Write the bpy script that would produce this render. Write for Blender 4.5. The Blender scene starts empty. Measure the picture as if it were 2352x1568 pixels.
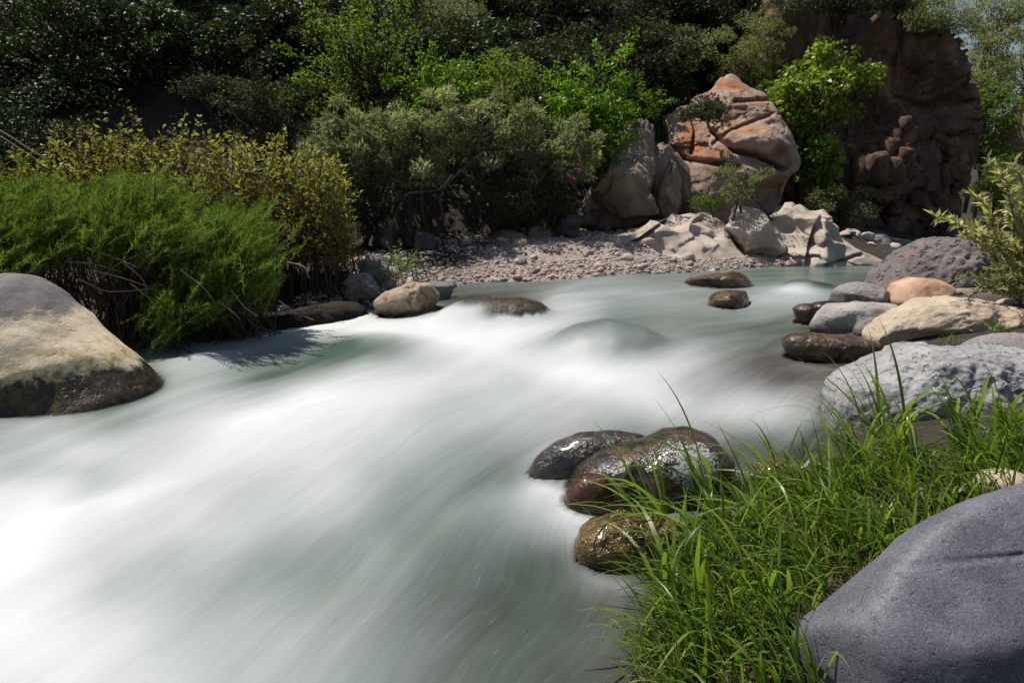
import bpy, bmesh, math, random
import numpy as np
from mathutils import Vector
from mathutils.bvhtree import BVHTree

S = bpy.context.scene
COL = S.collection
rng = np.random.default_rng(7)
random.seed(7)

# ------------------------------------------------------------ camera, sky, sun, exposure
CAMZ = 1.5
PITCH = math.atan(343 / 1562)
cam_d = bpy.data.cameras.new('camera')
cam = bpy.data.objects.new('camera', cam_d)
COL.objects.link(cam)
cam.location = (0, 0, CAMZ)
cam.rotation_euler = (math.pi / 2 - PITCH, 0, 0)
cam_d.sensor_width = 36
cam_d.lens = 36 * 680 / 1024
cam_d.clip_start = 0.05
cam_d.clip_end = 2000
S.camera = cam

SUN = Vector((-0.38, 0.25, 0.89)).normalized()      # direction towards the sun
world = bpy.data.worlds.new('World')
S.world = world
world.use_nodes = True
wn = world.node_tree
sky = wn.nodes.new('ShaderNodeTexSky')
sky.sky_type = 'NISHITA'
sky.sun_disc = False
sky.sun_elevation = math.asin(SUN.z)
sky.sun_rotation = math.atan2(SUN.x, SUN.y)
sky.air_density = 1.2
wn.links.new(sky.outputs[0], wn.nodes['Background'].inputs[0])
wn.nodes['Background'].inputs[1].default_value = 0.07
sun_d = bpy.data.lights.new('sun', 'SUN')
sun_d.energy = 5.0
sun_d.angle = math.radians(0.5)
sun_d.color = (1.0, 0.95, 0.87)
sun = bpy.data.objects.new('sun', sun_d)
COL.objects.link(sun)
sun.rotation_euler = (-SUN).to_track_quat('-Z', 'Y').to_euler()
sun.location = (-10, 5, 30)
S.view_settings.view_transform = 'Standard'
S.view_settings.look = 'None'
S.view_settings.exposure = 0.12
S.view_settings.gamma = 1.0
S.view_settings.use_curve_mapping = False
S.render.engine = 'CYCLES'
S.cycles.use_denoising = True
S.cycles.max_bounces = 8
S.cycles.diffuse_bounces = 3
S.cycles.glossy_bounces = 2
S.cycles.transmission_bounces = 4
S.cycles.transparent_max_bounces = 12
S.cycles.sample_clamp_indirect = 4.0
S.cycles.caustics_reflective = False
S.cycles.caustics_refractive = False

# ------------------------------------------------------------ surveying helpers: bearings taken from the photograph -> metres
FV = 1562.0
cp, sp = math.cos(PITCH), math.sin(PITCH)
def bearing(vx, vy):
    a = (vx - 1176) / FV
    u = (784 - vy) / FV
    return np.array([a, cp + u * sp, -sp + u * cp])
def at(vx, vy, y):
    d = bearing(vx, vy)
    return np.array([0, 0, CAMZ]) + d * (y / d[1])
def on_z(vx, vy, z):
    d = bearing(vx, vy)
    return np.array([0, 0, CAMZ]) + d * ((z - CAMZ) / d[2])
def to_v(P):
    x, y, z = P[:, 0], P[:, 1], P[:, 2] - CAMZ
    f = y * cp - z * sp
    u = y * sp + z * cp
    return 1176 + FV * x / f, 784 - FV * u / f

def sstep(a, b, x):
    t = np.clip((x - a) / (b - a), 0, 1)
    return t * t * (3 - 2 * t)

_perm = np.random.default_rng(3).permutation(256)
_perm = np.concatenate([_perm, _perm, _perm])
_g = np.random.default_rng(4).normal(size=(256, 3))
_g /= np.linalg.norm(_g, axis=1)[:, None]
def pnoise(P):
    P = np.asarray(P, float)
    i = np.floor(P).astype(int)
    f = P - i
    i &= 255
    w = f * f * f * (f * (f * 6 - 15) + 10)
    out = np.zeros(len(P))
    for dx in (0, 1):
        for dy in (0, 1):
            for dz in (0, 1):
                h = _perm[_perm[_perm[(i[:, 0] + dx) & 255] + ((i[:, 1] + dy) & 255)] + ((i[:, 2] + dz) & 255)]
                g = _g[h]
                d = g[:, 0] * (f[:, 0] - dx) + g[:, 1] * (f[:, 1] - dy) + g[:, 2] * (f[:, 2] - dz)
                ww = (w[:, 0] if dx else 1 - w[:, 0]) * (w[:, 1] if dy else 1 - w[:, 1]) * (w[:, 2] if dz else 1 - w[:, 2])
                out += ww * d
    return out
def fbm(P, octv=4, gain=0.5, lac=2.03):
    P = np.asarray(P, float)
    a, s = 1.0, 0
    for k in range(octv):
        s = s + a * pnoise(P + 17.3 * k)
        P = P * lac
        a *= gain
    return s

def tag(o, label=None, cat=None, group=None, kind=None):
    if label: o['label'] = label
    if cat: o['category'] = cat
    if group: o['group'] = group
    if kind: o['kind'] = kind
    return o
def link(name, me, mats=None, parent=None, loc=None):
    o = bpy.data.objects.new(name, me)
    COL.objects.link(o)
    if me is not None and mats is not None:
        me.materials.append(mats)
    if parent is not None:
        o.parent = parent
    if loc is not None:
        o.location = [float(c) for c in loc]
    return o
def np_mesh(name, V, F, smooth=True, attrs=None):
    """V (n,3); F (m,k) with k = 3 or 4"""
    V = np.asarray(V, np.float32)
    F = np.asarray(F, np.int32)
    me = bpy.data.meshes.new(name)
    m, k = F.shape
    me.vertices.add(len(V))
    me.vertices.foreach_set('co', V.ravel())
    me.loops.add(m * k)
    me.loops.foreach_set('vertex_index', F.ravel())
    me.polygons.add(m)
    me.polygons.foreach_set('loop_start', np.arange(0, m * k, k, dtype=np.int32))
    if smooth:
        me.polygons.foreach_set('use_smooth', np.ones(m, bool))
    for n, a in (attrs or {}).items():
        a = np.asarray(a, np.float32)
        if a.ndim == 1:
            at_ = me.attributes.new(n, 'FLOAT', 'POINT')
            at_.data.foreach_set('value', a)
        else:
            at_ = me.attributes.new(n, 'FLOAT_VECTOR', 'POINT')
            at_.data.foreach_set('vector', a.ravel())
    me.update(calc_edges=True)
    return me
_ico = {}
def ico(level):
    if level not in _ico:
        bm = bmesh.new()
        bmesh.ops.create_icosphere(bm, subdivisions=level, radius=1)
        V = np.array([v.co[:] for v in bm.verts])
        F = np.array([[v.index for v in f.verts] for f in bm.faces])
        bm.free()
        V /= np.linalg.norm(V, axis=1)[:, None]
        _ico[level] = (V, F)
    return _ico[level]

# ------------------------------------------------------------ node helpers
class NT:
    def __init__(self, name):
        self.m = bpy.data.materials.new(name)
        self.m.use_nodes = True
        self.t = self.m.node_tree
        self.b = self.t.nodes['Principled BSDF']
        self.out = self.t.nodes['Material Output']
    def n(self, kind, **kw):
        x = self.t.nodes.new('ShaderNode' + kind)
        for k, v in kw.items():
            setattr(x, k, v)
        return x
    def l(self, a, b):
        self.t.links.new(a, b)
    def set(self, sock, v):
        if isinstance(v, bpy.types.NodeSocket): self.l(v, sock)
        else: sock.default_value = v
    def coord(self, kind='Object'):
        return self.n('TexCoord').outputs[kind]
    def noise(self, vec, scale, detail=5, rough=0.6, dist=0.0):
        x = self.n('TexNoise')
        self.l(vec, x.inputs['Vector'])
        x.inputs['Scale'].default_value = scale
        x.inputs['Detail'].default_value = detail
        x.inputs['Roughness'].default_value = rough
        x.inputs['Distortion'].default_value = dist
        return x.outputs['Fac']
    def vor(self, vec, scale, feature='F1', rnd=1.0):
        x = self.n('TexVoronoi', feature=feature)
        self.l(vec, x.inputs['Vector'])
        x.inputs['Scale'].default_value = scale
        x.inputs['Randomness'].default_value = rnd
        return x.outputs['Distance']
    def scale(self, vec, s):
        x = self.n('Mapping')
        self.l(vec, x.inputs[0])
        x.inputs['Scale'].default_value = s
        return x.outputs[0]
    def ramp(self, fac, stops, interp='LINEAR'):
        x = self.n('ValToRGB')
        self.l(fac, x.inputs[0])
        r = x.color_ramp
        r.interpolation = interp
        while len(r.elements) < len(stops): r.elements.new(0.5)
        for e, (p, c) in zip(r.elements, stops):
            e.position = p
            e.color = (c[0], c[1], c[2], 1) if not isinstance(c, (int, float)) else (c, c, c, 1)
        return x.outputs[0]
    def mix(self, fac, a, b, blend='MIX'):
        x = self.n('Mix', data_type='RGBA', blend_type=blend)
        self.set(x.inputs[0], fac)
        for s, v in ((x.inputs[6], a), (x.inputs[7], b)):
            if isinstance(v, tuple): s.default_value = (v[0], v[1], v[2], 1)
            else: self.l(v, s)
        return x.outputs[2]
    def math(self, op, a, b=0.0, c=None, clamp=False):
        x = self.n('Math', operation=op, use_clamp=clamp)
        self.set(x.inputs[0], a)
        self.set(x.inputs[1], b)
        if c is not None: self.set(x.inputs[2], c)
        return x.outputs[0]
    def attr(self, name, out='Fac'):
        x = self.n('Attribute', attribute_name=name)
        return x.outputs[out]
    def bump(self, h, strength=0.5, dist=0.02, normal=None):
        x = self.n('Bump')
        x.inputs['Strength'].default_value = strength
        x.inputs['Distance'].default_value = dist
        self.l(h, x.inputs['Height'])
        if normal is not None: self.l(normal, x.inputs['Normal'])
        self.l(x.outputs[0], self.b.inputs['Normal'])
        return x.outputs[0]

def rock_mat(name, c, scale=3.0, rough=0.85, bump=0.6, bd=0.03, pits=0.0, pit_scale=14, spec=0.3, speck=0.0, speck_scale=120,
             lichen=None, wet=None, stain=None, extra=None, stretch=(1, 1, 1)):
    """c: three colours (dark, mid, light). wet: (z_low, z_high) local heights between which the rock turns wet"""
    t = NT(name)
    co = t.coord()
    cs = t.scale(co, stretch)
    n1 = t.noise(cs, scale, 8, 0.62, 0.3)
    n2 = t.noise(cs, scale * 6, 6, 0.7)
    n3 = t.noise(co, speck_scale, 2, 0.6)
    f = t.math('ADD', t.math('MULTIPLY', n1, 0.72), t.math('MULTIPLY', n2, 0.28))
    col = t.ramp(f, [(0.32, c[0]), (0.5, c[1]), (0.68, c[2])])
    if speck:
        col = t.mix(t.math('MULTIPLY', t.ramp(n3, [(0.5, 0.0), (0.68, 1.0)]), speck), col, tuple(v * 1.6 for v in c[2]))
        col = t.mix(t.math('MULTIPLY', t.ramp(n3, [(0.3, 1.0), (0.46, 0.0)]), speck), col, tuple(v * 0.45 for v in c[0]))
    if stain:
        sc, sscale, lo, hi = stain
        col = t.mix(t.ramp(t.noise(co, sscale, 6, 0.7, 0.6), [(lo, 0.0), (hi, 1.0)]), col, sc)
    if lichen:
        lc, ls, lo, hi = lichen
        col = t.mix(t.ramp(t.noise(co, ls, 7, 0.72, 0.4), [(lo, 0.0), (hi, 1.0)]), col, lc)
    h = t.math('ADD', n1, t.math('MULTIPLY', n2, 0.5))
    h = t.math('ADD', h, t.math('MULTIPLY', n3, 0.12))
    if pits:
        v = t.ramp(t.noise(co, pit_scale, 3, 0.55, 0.15), [(0.30, 0.0), (0.42, 1.0)])
        h = t.math('ADD', h, t.math('MULTIPLY', v, pits))
        col = t.mix(t.math('MULTIPLY', t.math('SUBTRACT', 1.0, v), 0.25), col, tuple(k * 0.5 for k in c[0]))
    r = rough
    if extra: col, r = extra(t, co, col, n1, n2, r)
    if wet:
        z = t.n('SeparateXYZ')
        t.l(co, z.inputs[0])
        zz = t.math('ADD', z.outputs['Z'], t.math('MULTIPLY', t.math('SUBTRACT', n1, 0.5), 0.16))
        mr = t.n('MapRange')
        t.l(zz, mr.inputs[0])
        mr.inputs[1].default_value, mr.inputs[2].default_value = wet[0], wet[1]
        mr.inputs[3].default_value, mr.inputs[4].default_value = 1, 0
        w = mr.outputs[0]
        col = t.mix(w, col, t.mix(1.0, col, (0.32, 0.27, 0.24), 'MULTIPLY'))
        r = t.math('MULTIPLY_ADD', w, 0.16 - rough, rough)
    t.set(t.b.inputs['Base Color'], col)
    t.set(t.b.inputs['Roughness'], r)
    t.b.inputs['Specular IOR Level'].default_value = spec
    t.bump(h, bump, bd)
    return t.m

def wet_mat(name, c, scale=6, bump=0.8, bd=0.03, grain=35, rough=0.13, patch=None):
    t = NT(name)
    co = t.coord()
    n1 = t.noise(co, scale, 6, 0.6, 0.4)
    n2 = t.noise(co, grain, 3, 0.55)
    f = t.math('ADD', t.math('MULTIPLY', n1, 0.75), t.math('MULTIPLY', n2, 0.25))
    col = t.ramp(f, [(0.34, c[0]), (0.5, c[1]), (0.66, c[2])])
    r = t.math('MULTIPLY_ADD', n1, 0.25, rough - 0.1)
    if patch:
        v = patch(t, co, n1, n2)
        col = t.mix(v, col, (0.44, 0.435, 0.43))
        r = t.math('ADD', r, t.math('MULTIPLY', v, 0.7))
    t.set(t.b.inputs['Base Color'], col)
    t.set(t.b.inputs['Roughness'], r)
    t.b.inputs['Specular IOR Level'].default_value = 0.42
    t.b.inputs['Coat Weight'].default_value = 0.5
    t.b.inputs['Coat Roughness'].default_value = 0.08
    t.bump(t.math('ADD', n1, t.math('MULTIPLY', n2, 0.55)), bump, bd)
    return t.m

def leaf_mat(name, dark, mid, light, trans=0.35, rough=0.45, spec=0.4):
    t = NT(name)
    tint = t.attr('tint')
    oi = t.n('ObjectInfo')
    tt = t.math('ADD', tint, t.math('MULTIPLY', t.math('SUBTRACT', oi.outputs['Random'], 0.5), 0.16), clamp=True)
    col = t.ramp(tt, [(0.0, dark), (0.5, mid), (1.0, light)])
    t.l(col, t.b.inputs['Base Color'])
    t.b.inputs['Roughness'].default_value = rough
    t.b.inputs['Specular IOR Level'].default_value = spec
    tr = t.n('BsdfTranslucent')
    t.l(t.mix(1.0, col, (1.5, 1.6, 0.7), 'MULTIPLY'), tr.inputs[0])
    mx = t.n('MixShader')
    mx.inputs[0].default_value = trans
    t.l(t.b.outputs[0], mx.inputs[1])
    t.l(tr.outputs[0], mx.inputs[2])
    t.l(mx.outputs[0], t.out.inputs[0])
    return t.m
def bark_mat(name, c):
    t = NT(name)
    co = t.scale(t.coord(), (6, 6, 1.5))
    n = t.noise(co, 4, 6, 0.7)
    t.l(t.ramp(n, [(0.35, tuple(v * 0.5 for v in c)), (0.65, c)]), t.b.inputs['Base Color'])
    t.b.inputs['Roughness'].default_value = 0.9
    t.bump(n, 0.6, 0.02)
    return t.m

# ------------------------------------------------------------ river layout
FU = np.array([-0.75, -0.66])                       # direction the river runs
def wlevel(x, y):
    u = FU[0] * x + FU[1] * y
    return -0.16 * sstep(-10.5, -7.2, u) - 0.36 * sstep(-7.0, -2.2, u) - 0.12 * sstep(-3, 1.5, u)
def on_water(vx, vy):
    z = -0.2
    for _ in range(25):
        p = on_z(vx, vy, z)
        z = 0.5 * z + 0.5 * float(wlevel(p[0], p[1]))
    return on_z(vx, vy, z)
shoreV = [(2100, 597), (1990, 601), (1880, 607), (1800, 611), (1700, 616), (1560, 625), (1350, 637), (1180, 646), (1080, 652), (1000, 668),
          (930, 690), (850, 708), (740, 722), (620, 733), (500, 748), (400, 765), (330, 800)]
shore = [on_water(*p)[:2] for p in shoreV]
left_side = [np.array([-6.8, 6.6]), np.array([-8.0, 3.0]), np.array([-9.5, -6.0])]
near_side = [np.array([-0.2, -6.0]), np.array([0.25, 0.5])]
rightV = [(1490, 1600), (1500, 1450), (1550, 1320), (1660, 1205), (1790, 1110), (1890, 1030), (1950, 960), (1960, 880), (2000, 820),
          (1975, 770), (1960, 720), (1960, 690), (2030, 655), (2090, 635)]
right = [on_water(*p)[:2] for p in rightV]
up_river = [np.array([11.5, 16.2]), np.array([19, 22]), np.array([30, 26]), np.array([30, 30]), np.array([18.5, 26.5]), np.array([13.0, 20.8])]
WPOLY = np.array(shore + left_side + near_side + right + up_river)
HILL = np.array([(-60, 14), (-12, 14.4), (-8.2, 14.6), (-5.6, 14.7), (-3, 15.1), (0, 15.9), (3.5, 17.4), (6.5, 19.4), (9.5, 21.8), (13.2, 23.4), (16, 27), (17, 34),
                 (18, 60), (18, 300), (-300, 300), (-300, 14)], float)
HILL2 = np.array([(24, 24), (60, 6), (300, 6), (300, 300), (22, 300), (23, 60), (22, 34)], float)
def sdist(x, y, poly):
    """signed distance, positive inside"""
    n = len(poly)
    best = np.full(x.shape, 1e9)
    ins = np.zeros(x.shape, bool)
    for k in range(n):
        ax, ay = poly[k]
        bx, by = poly[(k + 1) % n]
        ex, ey = bx - ax, by - ay
        t = np.clip(((x - ax) * ex + (y - ay) * ey) / (ex * ex + ey * ey + 1e-12), 0, 1)
        best = np.minimum(best, (x - ax - t * ex) ** 2 + (y - ay - t * ey) ** 2)
        c = ((ay > y) != (by > y)) & (x < (bx - ax) * (y - ay) / (by - ay + 1e-12) + ax)
        ins ^= c
    d = np.sqrt(best)
    return np.where(ins, d, -d)
def gheight(x, y):
    x = np.asarray(x, float); y = np.asarray(y, float)
    sh = x.shape
    x = x.ravel(); y = y.ravel()
    s = sdist(x, y, WPOLY)
    wl = wlevel(x, y)
    Q = np.stack([x, y, 0 * x], 1)
    bed = wl - np.minimum(0.55, 0.03 + 0.42 * np.maximum(s, 0)) + 0.05 * fbm(Q * 1.3, 3)
    o = np.maximum(-s, 0)
    far = sstep(-1.0, 1.0, y - (9.0 + 0.55 * x))        # 1 on the far bank, 0 on the camera's side
    bank_far = 0.30 * (1 - np.exp(-o / 0.5)) * 0.6 + 0.20 * sstep(1.0, 1.5, o + 0.25 * pnoise(Q * 1.7)) + 0.05 * o
    bank_near = 0.20 * (1 - np.exp(-o / 0.6)) + 0.045 * np.minimum(o, 6) * sstep(1.5, 4.0, y)
    bank = far * np.minimum(bank_far, 0.9) + (1 - far) * bank_near
    z = np.where(s > 0, bed, wl + bank + 0.03 * fbm(Q * 2.1, 4))
    h = np.maximum(sdist(x, y, HILL), 0)
    z = z + np.minimum(0.85 * h, 15 + 0.12 * h) * (1 + 0.22 * fbm(Q * 0.3, 4)) * sstep(0, 0.6, h)
    h2 = np.maximum(sdist(x, y, HILL2), 0)
    z = z + np.minimum(0.5 * h2, 4.5 + 0.02 * h2)
    return z.reshape(sh)
def gz(x, y):
    return float(gheight(np.array([x]), np.array([y]))[0])

# ground sheet
def spread(a, n, fine):
    t = np.linspace(-1, 1, n)
    return fine * t + (a - fine) * np.sign(t) * np.abs(t) ** 5
gx = spread(160, 330, 22)
ty = np.linspace(0, 1, 360)
gy = -14 + 48 * ty + 240 * ty ** 7
GX, GY = np.meshgrid(gx, gy)
GZ = gheight(GX, GY)
def grid_faces(r, c):
    i = np.arange((r - 1) * (c - 1))
    a = (i // (c - 1)) * c + i % (c - 1)
    return np.stack([a, a + 1, a + c + 1, a + c], 1)
t = NT('soil')
co = t.coord('Object')
n1 = t.noise(co, 0.7, 8, 0.65)
n2 = t.noise(co, 9, 6, 0.7)
sx = t.n('SeparateXYZ'); t.l(co, sx.inputs[0])
soil = t.ramp(n2, [(0.3, (0.014, 0.010, 0.007)), (0.7, (0.05, 0.036, 0.025))])
grav = t.ramp(n2, [(0.3, (0.18, 0.14, 0.12)), (0.55, (0.36, 0.29, 0.25)), (0.75, (0.48, 0.41, 0.36))])
gr = t.attr('gravel')
t.l(t.mix(gr, soil, grav), t.b.inputs['Base Color'])
t.b.inputs['Roughness'].default_value = 0.95
t.bump(t.math('ADD', n2, n1), 0.8, 0.05)
o_ = sdist(GX.ravel(), GY.ravel(), WPOLY)
hh = sdist(GX.ravel(), GY.ravel(), HILL)
gravel = sstep(-4.5, -3.0, o_) * sstep(0.3, -0.6, hh) * sstep(-2.6, -1.2, GX.ravel() + 0.0 * GY.ravel() - 0.5 * (GY.ravel() - 11)) * sstep(8.0, 9.5, GY.ravel()) * sstep(7.5, 6.0, GX.ravel())
gm = np_mesh('ground', np.stack([GX.ravel(), GY.ravel(), GZ.ravel()], 1), grid_faces(len(gy), len(gx)), attrs={'gravel': gravel})
ground = tag(link('ground', gm, t.m), kind='structure')

# ------------------------------------------------------------ rocks
ROCKS = []            # (verts world, faces) of rocks standing in or at the water
DRAPE = []            # rocks the river runs over
def radial(pts, c, n=720):
    th = np.linspace(-math.pi, math.pi, n, endpoint=False)
    P = np.asarray(pts) - c
    r = np.zeros(n)
    for k in range(len(P)):
        a, b = P[k], P[(k + 1) % len(P)]
        e = b - a
        dx, dz = np.cos(th), np.sin(th)
        den = dx * e[1] - dz * e[0]
        den = np.where(np.abs(den) < 1e-9, 1e-9, den)
        tt = (a[0] * e[1] - a[1] * e[0]) / den
        ss = (a[0] * dz - a[1] * dx) / den
        r = np.where((tt > 0) & (ss >= -1e-6) & (ss <= 1 + 1e-6), np.maximum(r, tt), r)
    r[r == 0] = r[r > 0].mean()
    k = np.exp(-0.5 * (np.arange(-10, 11) / 4.0) ** 2); k /= k.sum()
    rp = np.concatenate([r[-10:], r, r[:10]])
    r = np.convolve(rp, k, 'valid')
    return th, r
def blob(cx, cy, w, h, seed=0, n=14):
    q = np.random.default_rng(seed)
    return [(cx + w / 2 * math.cos(a) * q.uniform(0.88, 1.08), cy + h / 2 * math.sin(a) * q.uniform(0.86, 1.08)) for a in np.linspace(0, 2 * math.pi, n, endpoint=False)]
def rock(name, label, pts, y, depth, mat, level=5, e=0.8, lean=0.0, amp=0.04, freq=2.0, facets=0, fcut=0.75, seed=0, dents=(), cracks=(),
         cat='rock', group=None, parent=None, wet=True, drape=False, ridge=0.0, fine=0.25, scallop=None, planes=(), blocky=(), crisp=False):
    """pts: silhouette bearings; y: distance of its widest section; depth: half thickness in metres"""
    q = np.random.default_rng(seed + 100)
    W = np.array([at(px, py, y) for px, py in pts])
    for _ in range(3):
        zc = (W[:, 2].min() + W[:, 2].max()) / 2
        W = np.array([at(px, py, y + 0.9 * lean * (w_[2] - zc)) for (px, py), w_ in zip(pts, W)])
    lo, hi = W.min(0), W.max(0)
    c2 = np.array([(lo[0] + hi[0]) / 2, (lo[2] + hi[2]) / 2])
    c = np.array([c2[0], y, c2[1]])
    th, r = radial(W[:, [0, 2]], c2)
    D, F = ico(level)
    s = np.sqrt(D[:, 0] ** 2 + D[:, 2] ** 2)
    ang = np.arctan2(D[:, 2], D[:, 0])
    rr = np.interp(ang, np.append(th, math.pi), np.append(r, r[0]))
    s2 = np.sign(s) * np.abs(s) ** e
    yy = np.sign(D[:, 1]) * np.abs(D[:, 1]) ** e
    P = np.stack([s2 * rr * np.cos(ang), depth * yy, s2 * rr * np.sin(ang)], 1)
    size = float(r.mean())
    sc = np.array([size, depth, size])
    for k in range(facets):
        nrm = q.normal(size=3); nrm[1] = -abs(nrm[1]) * 1.2; nrm[2] *= 0.7
        nrm /= np.linalg.norm(nrm)
        d = (P / sc) @ nrm - fcut * q.uniform(0.85, 1.15)
        keep = np.clip(s * 1.4 - 0.9, 0, 1) if nrm[1] < -0.3 else 0.6
        P = P - (np.maximum(d, 0) * 0.92 * (1 - 0.8 * keep))[:, None] * nrm * sc
    for (a_, b_, c_, off_) in planes:
        nrm = np.array([a_, b_, c_]); nrm /= np.linalg.norm(nrm)
        d = (P / sc) @ nrm - off_
        P = P - (np.log1p(np.exp(np.clip(d * 26, -30, 30))) / 26 * 0.97)[:, None] * nrm * sc
    nd = P / (np.linalg.norm(P, axis=1)[:, None] + 1e-9)
    P[:, 1] += lean * P[:, 2]
    G = P + c
    disp = amp * fbm(G * freq + seed * 3.1, 3) + amp * fine * fbm(G * freq * 5 + seed, 4)
    if ridge:
        disp -= ridge * np.abs(fbm(G * freq * 1.4 + 9, 3))
    G = G + nd * disp[:, None] * np.clip(0.35 + 0.65 * np.abs(D[:, 1]) * 1.5, 0.35, 1)[:, None]
    for (nc, dep, sd_, st) in blocky:
        # fractured blocks: every cell sits proud or back and is tilted on its own, with sharp joints between
        qs = np.random.default_rng(sd_)
        lo_, hi_ = G.min(0), G.max(0)
        cen = qs.uniform(0, 1, (nc, 3)) * (hi_ - lo_) + lo_
        Gw = G + 0.05 * size * np.stack([fbm(G * 1.7 / size + 3 * k_, 3) for k_ in range(3)], 1)
        f1 = np.full(len(G), 1e9); f2 = f1.copy(); idx = np.zeros(len(G), int)
        stv = np.array(st)
        for i_, cc_ in enumerate(cen):
            dd = (((Gw - cc_) * stv) ** 2).sum(1)
            m_ = dd < f1
            f2 = np.where(m_, f1, np.minimum(f2, dd)); idx = np.where(m_, i_, idx); f1 = np.where(m_, dd, f1)
        lev = qs.uniform(-1, 1, nc)
        tl = qs.normal(size=(nc, 3)) * 0.35
        h_ = dep * lev[idx] + ((G - cen[idx]) * tl[idx]).sum(1) * min(1.0, dep * 2.2 / size * 1.5)
        jt = np.sqrt(f2) - np.sqrt(f1)
        jw = np.percentile(jt, 12)
        h_ = h_ - 0.45 * dep * np.exp(-(jt / jw) ** 2)
        G = G + nd * h_[:, None]
    if scallop:
        # water-worn scoops: shallow bowls meeting in sharp ridges
        for (nc, dep, sd_) in scallop:
            qs = np.random.default_rng(sd_)
            lo_, hi_ = G.min(0), G.max(0)
            cen = qs.uniform(0, 1, (nc, 3)) * (hi_ - lo_) + lo_
            st = np.array([1.0, 0.7, 1.35])
            Gw = G + 0.12 * np.stack([fbm(G * 1.3 + 3 * k_, 2) for k_ in range(3)], 1)
            f1 = np.full(len(G), 1e9)
            for cc_ in cen:
                f1 = np.minimum(f1, (((Gw - cc_) * st) ** 2).sum(1))
            rc = np.percentile(f1, 97)
            G = G - nd * (dep * (0.62 - np.clip(f1 / rc, 0, 1)))[:, None]
    if len(dents) or len(cracks):
        front = sstep(0.25, -0.15, D[:, 1])
        vx, vy = to_v(G)
        for (dx, dy, rx, ry, dep, rot) in dents:
            ca, sa = math.cos(rot), math.sin(rot)
            a = ((vx - dx) * ca + (vy - dy) * sa) / rx
            b = (-(vx - dx) * sa + (vy - dy) * ca) / ry
            m = np.maximum(0, 1 - (a * a + b * b))
            m = m ** 0.8 if dep > 0 else m ** 1.3
            G[:, 1] += dep * m * front
        for (line, wpx, dep) in cracks:
            best = np.full(len(G), 1e9)
            for (a, b) in zip(line[:-1], line[1:]):
                ex, ey = b[0] - a[0], b[1] - a[1]
                tt = np.clip(((vx - a[0]) * ex + (vy - a[1]) * ey) / (ex * ex + ey * ey), 0, 1)
                best = np.minimum(best, np.hypot(vx - a[0] - tt * ex, vy - a[1] - tt * ey))
            G[:, 1] += dep * np.exp(-(best / wpx) ** 2) * front
    zmin = G[:, 2].min()
    zt = gz(c[0], c[1]) - 0.06
    if parent is None and wet and zmin > zt:          # the foot of the stone reaches down to the river bed
        wgt = np.clip((c[2] - G[:, 2]) / (c[2] - zmin), 0, 1) ** 2.5
        G[:, 2] -= wgt * (zmin - zt)
    base = np.array([c[0], c[1], zmin])
    if parent is not None:
        me = np_mesh(name, G - PBASE[parent.name], F, smooth=not crisp)
        return link(name, me, mat, parent)
    me = np_mesh(name, G - base, F, smooth=not crisp)
    o = link(name, me, mat, None, base)
    tag(o, label, cat, group)
    if wet and drape: DRAPE.append((G, F, drape))
    elif wet: ROCKS.append((G, F))
    return o
PBASE = {}

# --- materials of the stones
def band(t, co, col, n1, n2, r):
    # old water lines on the left boulder: grey top, pale band, moss, dark wet foot
    z = t.n('SeparateXYZ'); t.l(co, z.inputs[0])
    wob = t.math('ADD', t.math('MULTIPLY', t.math('SUBTRACT', n1, 0.5), 0.5), t.math('MULTIPLY', t.math('SUBTRACT', n2, 0.5), 0.3))
    zz = t.math('ADD', t.math('ADD', z.outputs['Z'], wob), t.math('MULTIPLY', z.outputs['X'], -0.02))
    k = t.math('DIVIDE', zz, 2.0)
    pale = t.ramp(n2, [(0.3, (0.54, 0.42, 0.28)), (0.7, (0.70, 0.59, 0.44))])
    c1 = t.mix(t.ramp(k, [(0.84, 0.0), (0.89, 1.0)]), pale, t.ramp(n2, [(0.3, (0.13, 0.115, 0.112)), (0.7, (0.21, 0.19, 0.185))]))
    moss = t.math('MULTIPLY', t.ramp(k, [(0.54, 0.0), (0.60, 1.0), (0.66, 1.0), (0.76, 0.0)]), t.ramp(t.noise(co, 5.0, 6, 0.75), [(0.40, 0.0), (0.62, 0.9)]))
    mx = t.n('MapRange'); t.l(z.outputs['X'], mx.inputs[0]); mx.inputs[1].default_value = 0.1; mx.inputs[2].default_value = 0.7
    c1 = t.mix(t.math('MULTIPLY', moss, mx.outputs[0]), c1, (0.20, 0.165, 0.02))
    foot = t.ramp(t.math('ADD', n2, t.math('MULTIPLY', n1, 0.3)), [(0.45, (0.012, 0.010, 0.009)), (0.62, (0.035, 0.026, 0.016)), (0.8, (0.10, 0.065, 0.02))])
    fk = t.ramp(k, [(0.57, 1.0), (0.62, 0.0)])
    c1 = t.mix(fk, c1, foot)
    return c1, t.math('MULTIPLY_ADD', fk, -0.45, 0.85)
M = {}
M['band'] = rock_mat('banded_stone', [(0.2, 0.18, 0.17)] * 3, 2.2, bump=0.6, bd=0.03, pits=0.25, pit_scale=16, speck=0.0, extra=band)
M['grey'] = rock_mat('grey_stone', [(0.13, 0.115, 0.115), (0.23, 0.205, 0.2), (0.33, 0.3, 0.29)], 2.2, bump=0.7, bd=0.03, speck=0.3, pits=0.8, pit_scale=22, speck_scale=70)
M['pitted'] = rock_mat('pitted_grey_stone', [(0.15, 0.14, 0.145), (0.30, 0.29, 0.29), (0.44, 0.43, 0.42)], 2.6, bump=0.8, bd=0.04, pits=0.8, pit_scale=15, speck=0.2, wet=(0.18, 0.62))
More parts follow.
